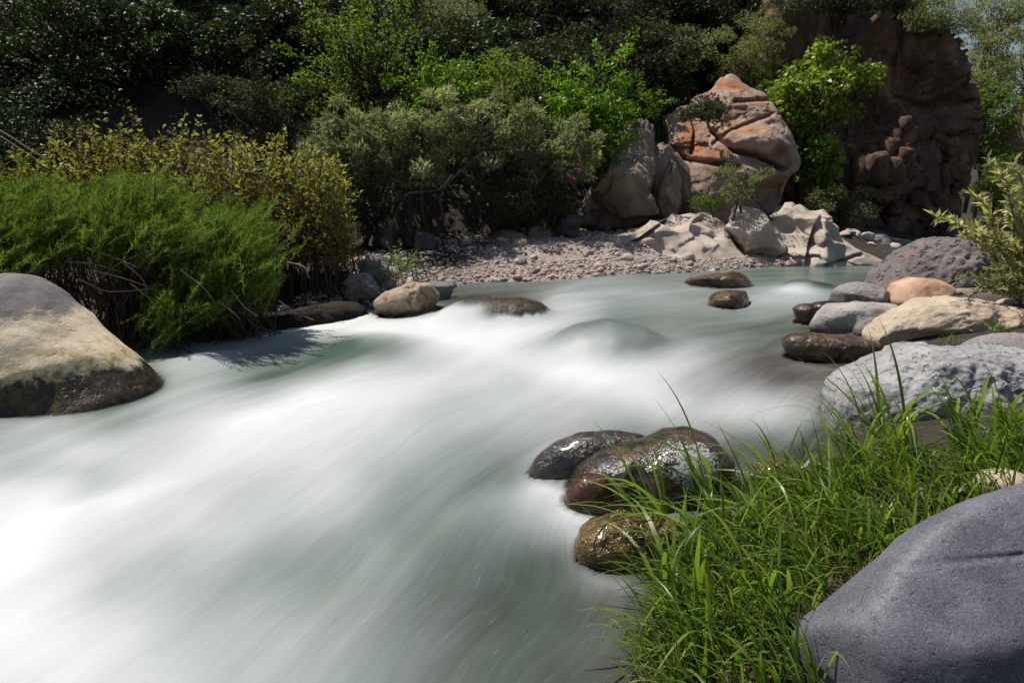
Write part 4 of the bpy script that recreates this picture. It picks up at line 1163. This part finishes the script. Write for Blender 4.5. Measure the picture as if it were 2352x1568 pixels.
crown('pine_tree', 'grey green tree hanging over the right edge of the cliff top', 'tree', 2150, 45, 21.0, 90, 70, 'olive', 0.10, 0.025, clumps=60, per=120, cr=0.28, seed=38, trunk=0.07, foot=(2100, 90, 22.0), bark='grey')
crown('shrub', 'thin dark bush at the middle of the cliff top', 'shrub', 2065, -12, 20.0, 80, 55, 'darkolive', 0.09, 0.03, clumps=36, per=90, cr=0.32, seed=39, trunk=0.05, foot=(2060, 30, 20.8))
G3 = 'sunlit trees far up the gorge'
crown('gorge_tree', 'sunlit pale tree right of the cliff at mid height', 'tree', 2262, 190, 31, 78, 110, 'pale', 0.14, 0.05, clumps=70, per=110, cr=0.28, seed=40, trunk=0.12, group=G3)
crown('gorge_tree', 'green tree right of the cliff above the willow', 'tree', 2270, 300, 28, 62, 80, 'mid', 0.12, 0.06, clumps=55, per=100, cr=0.3, seed=41, trunk=0.1, group=G3)
crown('gorge_tree', 'tall airy pale tree against the sky in the upper right corner', 'tree', 2290, 60, 40, 65, 80, 'pale', 0.17, 0.06, clumps=55, per=80, cr=0.28, seed=42, trunk=0.14, group=G3)
crown('gorge_tree', 'pale tree at the right edge below the sky', 'tree', 2375, 170, 42, 80, 70, 'pale', 0.17, 0.06, clumps=55, per=100, cr=0.28, seed=43, trunk=0.14, group=G3)
crown('gorge_tree', 'yellow green tree at the top right edge', 'tree', 2390, 20, 48, 60, 75, 'pale', 0.2, 0.08, clumps=40, per=70, cr=0.3, seed=44, trunk=0.16, group=G3)
crown('gorge_tree', 'tree beyond the right edge of the picture up the gorge', 'tree', 2520, 150, 38, 130, 150, 'mid', 0.16, 0.08, clumps=60, per=90, cr=0.28, seed=45, trunk=0.16, group=G3)
crown('shrub', 'shaded shrub at the cliff foot behind the willow', 'shrub', 2290, 430, 25, 60, 60, 'mid', 0.11, 0.05, clumps=36, per=90, cr=0.34, seed=46, trunk=0.06)

# dark wood closing the slope behind, shared crowns
protos = []
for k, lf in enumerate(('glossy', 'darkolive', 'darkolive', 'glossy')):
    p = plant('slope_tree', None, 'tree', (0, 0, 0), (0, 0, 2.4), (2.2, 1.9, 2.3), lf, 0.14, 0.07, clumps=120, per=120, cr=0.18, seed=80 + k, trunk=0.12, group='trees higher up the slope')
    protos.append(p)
q = np.random.default_rng(21)
usedp = [False] * 4
spots = []
for i, vx in enumerate(range(-420, 1800, 92)):
    spots.append((vx + q.uniform(-30, 30), q.uniform(150, 260), 20.5 + q.uniform(-0.8, 0.8), i))
    spots.append((vx + 60 + q.uniform(-30, 30), q.uniform(10, 120), 25 + q.uniform(-1, 1), i + 1))
    spots.append((vx + q.uniform(-30, 30), q.uniform(-120, -40), 29 + q.uniform(-1, 1), i + 2))
    spots.append((min(vx - 150, 480) * 0.9 - 60 + q.uniform(-30, 30), q.uniform(-420, -330), 25.5 + q.uniform(-1, 1), i + 3))  # unseen trees added above the frame to cast shade on the slope below
names_h = ('lower row of the wooded slope', 'middle row of the wooded slope', 'upper row of the wooded slope', 'unseen row added above the picture for its shade')
for n_, (vx, vy, yy, i) in enumerate(spots):
    if n_ % 4 == 0 and vx > 1450: continue
    k = int(q.integers(0, 4))
    c = at(vx, vy, yy)
    z = min(gz(c[0], yy), c[2] - 2.0)
    src = protos[k]
    if not usedp[k]:
        o = src; usedp[k] = True
    else:
        o = src.copy(); COL.objects.link(o)
        for ch in src.children:
            cc = ch.copy(); COL.objects.link(cc); cc.parent = o
            for g in ch.children:
                gg = g.copy(); COL.objects.link(gg); gg.parent = cc
    s = (c[2] - z) / 2.4
    o.location = (c[0], yy, z)
    sxy = q.uniform(0.9, 1.25)
    o.scale = (sxy, sxy, max(0.75, min(s, 2.4)))
    o.rotation_euler = (0, 0, q.uniform(0, 6.28))
    o['label'] = '%s tree in the %s' % (('black green', 'dusky olive', 'dim olive', 'dark glossy')[k], names_h[n_ % 4])
for k in range(4):
    if not usedp[k]:
        for ch in list(protos[k].children_recursive): bpy.data.objects.remove(ch)
        bpy.data.objects.remove(protos[k])

# flowers
def flowers(name, label, spots, mat, y, r):
    for (vx, vy) in spots:
        p = at(vx, vy, y)
        q = np.random.default_rng(int(vx))
        n = 7
        A = unit(np.stack([np.cos(np.arange(n) * 0.9), -0.4 + 0 * np.arange(n), np.sin(np.arange(n) * 0.9)], 1))
        me = leaves(np.zeros((n, 3)), A, np.tile([0.1, -1.0, 0.3], (n, 1)), np.full(n, r), np.full(n, r * 0.7), q.uniform(0, 1, n), 'flower', 0.1)
        o = link(name, me, mat, None, p)
        tag(o, label, 'flower', label)
flowers('yellow_flower', 'tiny yellow flower on the shaded herbs behind the gravel', [(1060, 428), (1085, 430), (1100, 445), (1078, 462), (1120, 470), (1050, 500)], L['flower_y'], 14.3, 0.035)
flowers('pink_flower', 'small pink flower hanging beside the brown boulder', [(1307, 404), (1318, 411), (1330, 392)], L['flower_p'], 14.6, 0.045)

# bent bare branch arching over the dark hollow
def bare(name, label, ptsV, y, r0, r1, bark, cat='branch', group=None):
    P = np.array([at(a, b, y + (c[0] if c else 0)) for (a, b, *c) in ptsV])
    t0 = np.linspace(0, 1, len(P)); t1 = np.linspace(0, 1, 4 * len(P))
    P = np.stack([np.interp(t1, t0, P[:, k]) for k in range(3)], 1)
    for _ in range(3): P[1:-1] = (P[:-2] + 2 * P[1:-1] + P[2:]) / 4
    base = P[0].copy()
    o = link(name, tubes([(P - base, np.linspace(r0, r1, len(P)))], name, 6), B[bark], None, base)
    return tag(o, label, cat, group)
bare('bent_branch', 'bare branch arching over the dark hollow under the shrubs', [(905, 500), (915, 460), (940, 443), (985, 440), (1015, 435), (1040, 400)], 14.0, 0.035, 0.012, 'brown')
bare('bent_branch', 'bare crooked stem at the right side of the dark hollow', [(1020, 520), (1018, 490), (1008, 460), (1020, 430), (1060, 390), (1110, 350)], 14.2, 0.035, 0.012, 'brown')
bare('dead_stick', 'upper of two long bare sticks leaning in from the left edge', [(-40, 278), (20, 312), (70, 345), (118, 372)], 11.5, 0.022, 0.012, 'dead')
bare('dead_stick', 'lower of two long bare sticks leaning in from the left edge', [(-40, 292), (15, 322), (60, 352), (105, 380)], 11.4, 0.016, 0.010, 'dead')

# ------------------------------------------------------------ feathery tamarisk on the left bank
def tamarisk(name, label, foot, vols, y, n_pl, seed, nb=10, needles=64):
    q = np.random.default_rng(seed)
    base = at(*foot, y)
    base[2] = gz(base[0], base[1])
    root = tag(link(name, None, None, None, base), label, 'shrub')
    T, O = [], []
    wts = np.array([v[2] * v[3] for v in vols], float); wts /= wts.sum()
    for k in range(n_pl):
        vx, vy, rx, ry, dy = vols[int(q.choice(len(vols), p=wts))]
        e = unit(q.normal(size=3)) * q.uniform(0.2, 1) ** 0.4 * (1 + 0.35 * abs(q.normal()) * (q.uniform() < 0.45))
        p = at(vx + e[0] * rx, vy - e[2] * ry, y + dy + e[1] * 0.7)
        p[2] = max(p[2], float(wlevel(p[0], p[1])) + 0.06)
        T.append(p - base)
        dr = np.array([p[0] - base[0], (p[1] - base[1]) * 0.4 - 0.1, 0.55 + 0.5 * (p[2] - base[2])])
        O.append(unit(unit(dr) + np.array([0.25, 0, 0]) + 0.3 * q.normal(size=3)))
    T = np.array(T); O = np.array(O)
    ln = q.uniform(0.3, 0.75, n_pl)
    # curved axis: starts behind the tip along O, tip bends down a little
    m = n_pl * needles
    k = np.repeat(np.arange(n_pl), needles)
    s = q.uniform(0, 1, m)
    ax = T[k] - O[k] * (ln[k] * (1 - s))[:, None]
    ax[:, 2] -= 0.10 * ln[k] * s * s
    rd = unit(q.normal(size=(m, 3)))
    dirn = unit(O[k] * 0.9 + rd * 0.75)
    nl = (0.05 + 0.11 * (1 - s) * s * 2) * q.uniform(0.6, 1.3, m)
    sd = unit(np.cross(dirn, q.normal(size=(m, 3))))
    w = 0.0042
    V = np.stack([ax - sd * w, ax + sd * w, ax + dirn * nl[:, None]], 1).reshape(-1, 3)
    tint = np.clip(0.45 + 0.2 * q.normal(size=n_pl), 0, 1)[k] * 0.8 + 0.2 * q.uniform(0, 1, m)
    link('foliage', np_mesh('foliage', V, np.arange(3 * m).reshape(-1, 3), smooth=False, attrs={'tint': np.repeat(tint, 3)}), L['tam'], root)
    lines = []
    for j in range(0, n_pl, 5):
        a = T[j] - O[j] * ln[j]
        f = np.array([q.normal() * 0.35, q.normal() * 0.2, 0])
        P = curve(f, a, 6, 0.12, 0.05, q)
        lines.append((np.concatenate([P, T[j][None]]), np.array([0.014, 0.012, 0.01, 0.008, 0.006, 0.004, 0.002])))
    link('twigs', tubes(lines, 'twigs', 4), B['brown'], root)
    return root
tamarisk('tamarisk', 'feathery green tamarisk at the left edge above the large boulder', (60, 640), [(40, 455, 170, 75, 0), (120, 510, 130, 55, -0.2), (-120, 500, 170, 100, 0), (50, 565, 90, 36, -0.4)], 9.3, 1150, 1)
tamarisk('tamarisk', 'feathery green tamarisk in the middle of the left bank', (330, 660), [(300, 455, 160, 70, 0), (260, 510, 120, 45, -0.3), (420, 530, 110, 50, -0.4)], 9.4, 1100, 2)
tamarisk('tamarisk', 'feathery green tamarisk whose right sprays hang over the water', (520, 690), [(530, 520, 110, 70, 0.1), (560, 580, 85, 50, -0.2), (480, 610, 80, 50, -0.3), (610, 625, 50, 34, -0.1)], 9.3, 950, 3)
tamarisk('tamarisk', 'small drooping tamarisk spray touching the white water', (400, 720), [(395, 705, 40, 40, -0.3), (380, 665, 40, 22, -0.2), (500, 690, 50, 26, -0.1)], 8.9, 200, 4)
# dead branches tangled under it
q = np.random.default_rng(33)
db = [[(230, 640), (270, 605), (330, 580), (385, 565)], [(200, 570), (260, 590), (320, 615)], [(300, 650), (350, 690), (380, 720)], [(180, 640), (240, 670), (300, 668), (360, 662)],
      [(590, 725), (560, 705), (530, 665)], [(640, 690), (680, 720), (720, 735)], [(500, 690), (540, 720), (552, 735)], [(650, 600), (700, 610), (710, 640)], [(340, 690), (390, 670), (440, 640)],
      [(60, 632), (90, 650), (60, 690)], [(210, 620), (290, 640), (345, 660)], [(150, 600), (215, 605), (280, 625)], [(280, 600), (330, 640), (345, 690)], [(415, 620), (470, 660), (500, 705)]]
for k, line in enumerate(db):
    y = 8.6 + q.uniform(-0.3, 0.4)
    o = bare('dead_branch', 'thin bleached dead branch tangled under the tamarisk', [(a, b, q.uniform(-0.2, 0.2)) for a, b in line], y, 0.012, 0.005, 'dead', 'branch', 'dead branches under the tamarisk')
# dark driftwood bank under the scrub
rock('root_bank', 'dark earthy bank with roots at the waterside right of the tamarisk', [(300, 770), (420, 745), (560, 728), (680, 712), (760, 692), (820, 690), (850, 715), (840, 770), (560, 800), (340, 800)], 10.0, 0.5,
     rock_mat('dark_earth', [(0.012, 0.009, 0.007), (0.03, 0.021, 0.015), (0.06, 0.042, 0.03)], 5, bump=1.0, bd=0.08), 5, 0.8, amp=0.2, freq=3, ridge=0.22, seed=70, fine=0.6, cat='bank', wet=False)

# ------------------------------------------------------------ yellowing scrub behind it
def scrub(name, label, x0, x1, vtop, vbot, y, stems, seed, leaf='yellow', Ln=0.085, Wd=0.042, per=62, dens=None, lean=0.12):
    q = np.random.default_rng(seed)
    mid = at((x0 + x1) / 2, vbot, y)
    base = np.array([mid[0], y, gz(mid[0], y)])
    root = tag(link(name, None, None, None, base), label, 'shrub', None)
    lines, C, A, Tn = [], [], [], []
    for k in range(stems):
        vx = q.uniform(x0, x1)
        yy = y + q.uniform(-0.6, 0.6)
        top = at(vx, vtop + abs(q.normal()) * 0.28 * (vbot - vtop) - (55 * q.uniform() if q.uniform() < 0.2 else 0), yy) - base
        bt = np.array([top[0] + q.normal() * 0.2, top[1] + q.normal() * 0.2, 0.0])
        P = curve(bt, top, 9, 0, 0.02, q)
        P[:, 0] += lean * np.linspace(0, 1, 9) ** 2 * q.normal()
        lines.append((P, np.linspace(0.009, 0.003, 9)))
        tt = q.uniform(0.25, 1.0, per)
        i = tt * 8
        i0 = np.clip(i.astype(int), 0, 7)
        pp = P[i0] + (P[i0 + 1] - P[i0]) * (i - i0)[:, None]
        r = unit(q.normal(size=(per, 3)) * np.array([1, 1, 0.3]))
        off = (0.05 + 0.13 * (1 - tt)) * q.uniform(0.1, 1, per)
        C.append(pp + r * off[:, None]); A.append(unit(r + np.array([0, 0, 0.7]) + 0.4 * q.normal(size=(per, 3))))
        Tn.append(np.clip(-0.1 + 0.8 * tt + 0.25 * q.normal(size=per) + 0.28 * q.normal(), 0, 1))
    C = np.concatenate(C); A = np.concatenate(A); Tn = np.concatenate(Tn)
    sc = q.uniform(0.6, 1.35, len(C))
    link('stems', tubes(lines, 'stems', 4), B['brown'], root)
    link('foliage', leaves(C, A, unit(q.normal(size=C.shape) + np.array([0, 0, 0.8])), Ln * sc, Wd * sc, Tn, 'foliage', 0.1), L[leaf], root)
    return root
scrub('scrub_bush', 'yellow brown scrub at the far left behind the tamarisk', 130, 300, 285, 560, 11.2, 60, 1)
scrub('scrub_bush', 'yellow green scrub with upright shoots, second from the left', 280, 430, 300, 560, 11.4, 62, 2)
scrub('scrub_bush', 'yellow scrub with the tallest leafy shoots behind the tamarisk', 420, 560, 300, 580, 11.5, 64, 3)
scrub('scrub_bush', 'yellow brown scrub behind the right sprays of the tamarisk', 545, 680, 335, 610, 11.3, 66, 4)
scrub('scrub_bush', 'rusty brown scrub at the right end, above the stony bank', 650, 785, 350, 650, 11.2, 90, 5)
scrub('scrub_bush', 'low yellow scrub at the left edge behind the tamarisk', -80, 140, 330, 560, 11.2, 50, 6)
# small green plants on the gravel
for (vx, vy, h, lab) in ((948, 600, 45, 'small bright green seedling on the gravel, the taller of two'), (905, 600, 28, 'small bright green seedling beside the grey stone on the gravel')):
    scrub('seedling', lab, vx - 10, vx + 10, vy - h * 0.6, vy + 14, 11.6, 7, int(vx), 'bright', 0.07, 0.022, 16, lean=0.03)

def tuft(name, label, vx, vy, y, h, n, seed, mat='grass', wd=0.008, spread_=0.5, zoff=0.0, cat='grass'):
    q = np.random.default_rng(seed)
    p = at(vx, vy, y)
    base = np.array([p[0], p[1], max(gz(p[0], p[1]), p[2]) if zoff else gz(p[0], p[1])])
    root = tag(link(name, None, None, None, base), label, cat)
    k = 6
    t = np.linspace(0, 1, k)
    d = unit(np.stack([q.normal(size=n) * spread_, q.normal(size=n) * spread_, np.ones(n)], 1))
    ln = h * q.uniform(0.5, 1.1, n)
    P = (q.normal(size=(n, 3)) * np.array([0.06, 0.05, 0]))[:, None, :] + d[:, None, :] * (ln[:, None] * t)[..., None]
    P[..., 2] -= (ln[:, None] * 0.25 * t ** 2.5)
    link('blades', strips(P, wd * q.uniform(0.6, 1.2, n), np.clip(q.normal(0.5, 0.25, n), 0, 1), 'blades'), L[mat], root)
    return root
tuft('grass_tuft', 'olive grass tuft at the edge of the gravel bar', 1010, 640, 11.2, 0.36, 90, 5)
tuft('grass_tuft', 'dry grass tuft on the gravel right of the olive one', 1070, 640, 11.3, 0.3, 50, 6, 'straw', 0.006)
tuft('grass_tuft', 'thin grass tuft at the foot of the rough purple grey boulder', 2000, 655, 9.2, 0.22, 26, 7)
tuft('grass_tuft', 'bright grass growing behind the rough purple grey boulder', 2260, 560, 10.0, 0.35, 60, 8, 'grass', 0.012, zoff=1)

# ------------------------------------------------------------ willow at the right edge
def willow(name, label, foot, y, shoots, seed, Ln=0.12, Wd=0.032, mat='willow', per=60, wood='red'):
    q = np.random.default_rng(seed)
    base = at(*foot, y); base[2] = gz(base[0], base[1])
    root = tag(link(name, None, None, None, base), label, 'shrub')
    lines, C, A, Tn = [], [], [], []
    for (vx, vy, dy, dens) in shoots:
        tip = at(vx, vy, y + dy) - base
        st = np.array([q.normal() * 0.12, q.normal() * 0.1, 0.0])
        P = curve(st, tip, 9, 0.10 * np.linalg.norm(tip - st), 0.015, q)
        lines.append((P, np.linspace(0.014, 0.003, 9)))
        n = int(per * dens)
        i = q.uniform(0.30, 1.0, n) * 8
        i0 = np.clip(i.astype(int), 0, 7)
        pp = P[i0] + (P[i0 + 1] - P[i0]) * (i - i0)[:, None]
        dr = unit(P[-1] - P[3])
        r = unit(q.normal(size=(n, 3)))
        C.append(pp); A.append(unit(dr * 0.75 + r + np.array([0, 0, 0.25])))
        Tn.append(np.clip(q.normal(0.55, 0.28, n), 0, 1))
    C = np.concatenate(C); A = np.concatenate(A); Tn = np.concatenate(Tn)
    sc = q.uniform(0.5, 1.25, len(C))
    link('shoots', tubes(lines, 'shoots', 5), B[wood], root)
    link('foliage', leaves(C, A, unit(q.normal(size=C.shape) + np.array([0, -0.3, 0.8])), Ln * sc, Wd * sc, Tn, 'foliage', 0.15), L[mat], root)
    return root
sh = [(2225, 440, 0, 1.2), (2262, 360, 0.1, 1.3), (2300, 400, -0.1, 1.4), (2330, 365, 0, 1.5), (2352, 410, 0.1, 1.5), (2380, 350, 0, 1.4), (2240, 520, 0, 1.3), (2270, 490, -0.2, 1.6), (2310, 480, 0.1, 1.6), (2340, 500, -0.1, 1.6),
      (2135, 490, -0.1, 1.7), (2190, 510, -0.3, 1.5), (2210, 545, -0.2, 1.3), (2290, 540, 0.2, 1.8), (2330, 560, -0.2, 1.8), (2380, 480, 0, 1.5), (2400, 560, 0, 1.5), (2300, 600, -0.3, 1.4), (2260, 570, -0.2, 1.2)]
willow('willow_bush', 'sunlit pale leaved willow bush leaning in at the right edge', (2370, 700), 8.0, sh, 1)
willow('willow_bush', 'low green willow sprays hanging before the rough purple grey boulder', (2390, 690), 7.6, [(2185, 645, -0.3, 1.3), (2225, 680, -0.4, 1.2), (2260, 620, -0.2, 1.5), (2300, 640, -0.3, 1.6), (2330, 665, -0.3, 1.6), (2250, 660, -0.4, 1.2), (2340, 620, 0, 1.6)], 2, 0.10, 0.032, 'pale', 50, 'grey')
tuft('dry_brush', 'dry straw brush under the willow behind the boulder', 2330, 600, 8.6, 0.4, 130, 12, 'straw', 0.010, 1.4, zoff=1, cat='dry grass')

# ------------------------------------------------------------ grass of the near bank
poly = [(1500, 1660), (1490, 1430), (1560, 1310), (1660, 1200), (1790, 1110), (1890, 1085), (2080, 1070), (2420, 1060), (2420, 1160), (2170, 1240), (2010, 1370), (1860, 1530), (1850, 1660)]
PW = np.array([on_z(a, b, float(wlevel(*on_water(a, b)[:2])) + 0.12)[:2] for a, b in poly])
q = np.random.default_rng(44)
lo, hi = PW.min(0), PW.max(0)
def roots(n, margin=0.0):
    out = []
    while len(out) < n:
        x = q.uniform(lo[0], hi[0], 3000); y = q.uniform(lo[1], hi[1], 3000)
        ok = sdist(x, y, PW) > margin
        ok &= fbm(np.stack([x * 3, y * 3, 0 * x], 1), 2) > q.uniform(-0.55, 0.25, 3000)
        out += list(zip(x[ok], y[ok]))
    R = np.array(out[:n])
    return np.concatenate([R, gheight(R[:, 0], R[:, 1])[:, None] - 0.02], 1)
def blades(R, h, wd, k=8, spread_=0.45, bias=(-0.22, 0.0), bend=0.45):
    n = len(R)
    t = np.linspace(0, 1, k)
    az = q.uniform(0, 6.28, n)
    tilt = np.abs(q.normal(0, spread_, n))
    d = np.stack([np.cos(az) * tilt + bias[0], np.sin(az) * tilt + bias[1], np.ones(n)], 1)
    d = unit(d)
    hor = unit(np.stack([d[:, 0], d[:, 1], 0 * az], 1))
    ln = h * q.uniform(0.55, 1.25, n)
    bd = bend * q.uniform(0.2, 1.6, n)
    P = R[:, None, :] + d[:, None, :] * (ln[:, None] * t)[..., None]
    P += hor[:, None, :] * (ln * bd * 0.55)[:, None, None] * (t ** 2.2)[None, :, None]
    P[..., 2] -= (ln * bd * 0.75)[:, None] * t[None] ** 2.6
    sd = unit(np.cross(hor, np.array([0, 0, 1.0])) + 0.3 * q.normal(size=(n, 3)))
    return P, wd * q.uniform(0.55, 1.3, n), sd
R1 = roots(2050, -0.05)
P, w, sd = blades(R1, 0.43, 0.018, spread_=0.26, bend=0.5)
tag(link('grass', strips(P, w, np.clip(q.normal(0.42, 0.2, len(P)), 0, 1), 'grass', sd), L['grass']), 'dense green grass covering the near right bank', 'grass', kind='stuff')
R2 = roots(1100)
P, w, sd = blades(R2, 0.24, 0.005, 6, 0.9, bend=0.9)
tag(link('dry_grass', strips(P, w, np.clip(q.normal(0.5, 0.25, len(P)), 0, 1), 'dry_grass', sd), L['straw']), 'dry straw among the green grass of the near bank', 'dry grass', kind='stuff')
# tall tufts that stand out one by one
tufts = [(1545, 1240, 0.62, 'tall grass tuft leaning over the golden brown wet stone'), (1640, 1170, 0.62, 'tall grass tuft in front of the two humped rock'), (1560, 1420, 0.52, 'grass tuft at the water, lowest on the left of the bank'),
         (1660, 1330, 0.42, 'grass tuft right of the golden brown wet stone'), (1800, 1150, 0.46, 'grass tuft behind the small orange brown stone'), (1975, 1100, 0.52, 'tall grass tuft before the left end of the pitted boulder'),
         (2040, 1090, 0.58, 'tallest grass tuft, before the middle of the pitted boulder'), (2200, 1085, 0.46, 'grass tuft before the right part of the pitted boulder'), (2300, 1080, 0.34, 'grass tuft at the right edge before the pitted boulder'),
         (1760, 1300, 0.42, 'grass tuft in the middle of the near bank'), (1620, 1530, 0.36, 'grass tuft at the bottom edge beside the water'), (1760, 1480, 0.38, 'grass tuft at the bottom, against the blue grey boulder'), (1900, 1250, 0.44, 'grass tuft above the blue grey boulder')]
for k, (vx, vy, h, lab) in enumerate(tufts):
    p = on_water(vx, vy)
    g = np.array([p[0], p[1], gz(p[0], p[1])])
    root = tag(link('grass_tuft', None, None, None, g), lab, 'grass', 'tall tufts of the near bank')
    n = 26
    R = np.concatenate([q.normal(size=(n, 2)) * 0.05, np.full((n, 1), -0.02)], 1)
    P, w, sd = blades(R, h * 1.6, 0.026, 10, 0.28, (-0.14, 0.0), 0.6)
    link('blades', strips(P, w, np.clip(q.normal(0.6, 0.2, n), 0, 1), 'blades', sd), L['grass'], root)

# ------------------------------------------------------------ loose stones on the other banks
q = np.random.default_rng(77)
for k in range(46):
    if k < 18:
        p = at(q.uniform(1935, 2120), q.uniform(556, 592), 17.4 + q.uniform(-0.8, 1.2)); sz_ = 0.16; lab = 'dark stone of the rubble between pale rocks and cliff'; grp = 'rubble below the cliff'
    else:
        p = on_z(q.uniform(1960, 2352), q.uniform(690, 850), -0.05); sz_ = 0.07; lab = 'small stone on the dark ground between the right bank boulders'; grp = 'small stones of the right bank'
    s_ = sz_ * math.exp(q.normal(0, 0.45))
    o = link('cobble', cob_me[k % 8], None, None, (p[0], p[1], gz(p[0], p[1]) + 0.25 * s_))
    o.scale = (s_, s_, s_ * 0.9)
    o.rotation_euler = (q.uniform(-0.4, 0.4), q.uniform(-0.4, 0.4), q.uniform(0, 6.28))
    tag(o, lab, 'stone', grp)
for (vx, vy, y, h, n, lab) in ((2180, 770, 6.6, 0.22, 40, 'thin grass tuft behind the pitted boulder'), (2290, 760, 6.8, 0.25, 50, 'grass tuft between the cream stone and the pitted boulder'), (2050, 665, 9.0, 0.2, 30, 'thin grass tuft beside the orange stone')):
    tuft('grass_tuft', lab, vx, vy, y, h, n, int(vx), 'grass', 0.007)

# the right bank goes on beyond the frame
for k in range(16):
    x, y = q.uniform(4.8, 8.5), q.uniform(3.0, 9.5)
    v = to_v(np.array([[x, y, 0.0]]))
    tuft('grass_tuft', 'grass tuft on the right bank beyond the edge of the picture', float(v[0][0]), float(v[1][0]), y, 0.35, 60, 500 + k, 'grass' if k % 3 else 'straw', 0.012, 0.6)['group'] = 'tufts beyond the right edge'
plant('shrub', 'mid green shrub beyond the right edge, behind the boulders', 'shrub', (8.6, 9.5, gz(8.6, 9.5)), (8.6, 9.5, 1.2), (1.1, 1.0, 0.9), 'mid', 0.08, 0.04, clumps=40, per=90, cr=0.3, seed=300, trunk=0.04, stems=3)
plant('shrub', 'pale shrub beyond the right edge, near the camera side', 'shrub', (7.2, 5.6, gz(7.2, 5.6)), (7.2, 5.6, 0.8), (0.8, 0.8, 0.7), 'pale', 0.07, 0.03, clumps=36, per=80, cr=0.3, seed=301, trunk=0.03, stems=3)
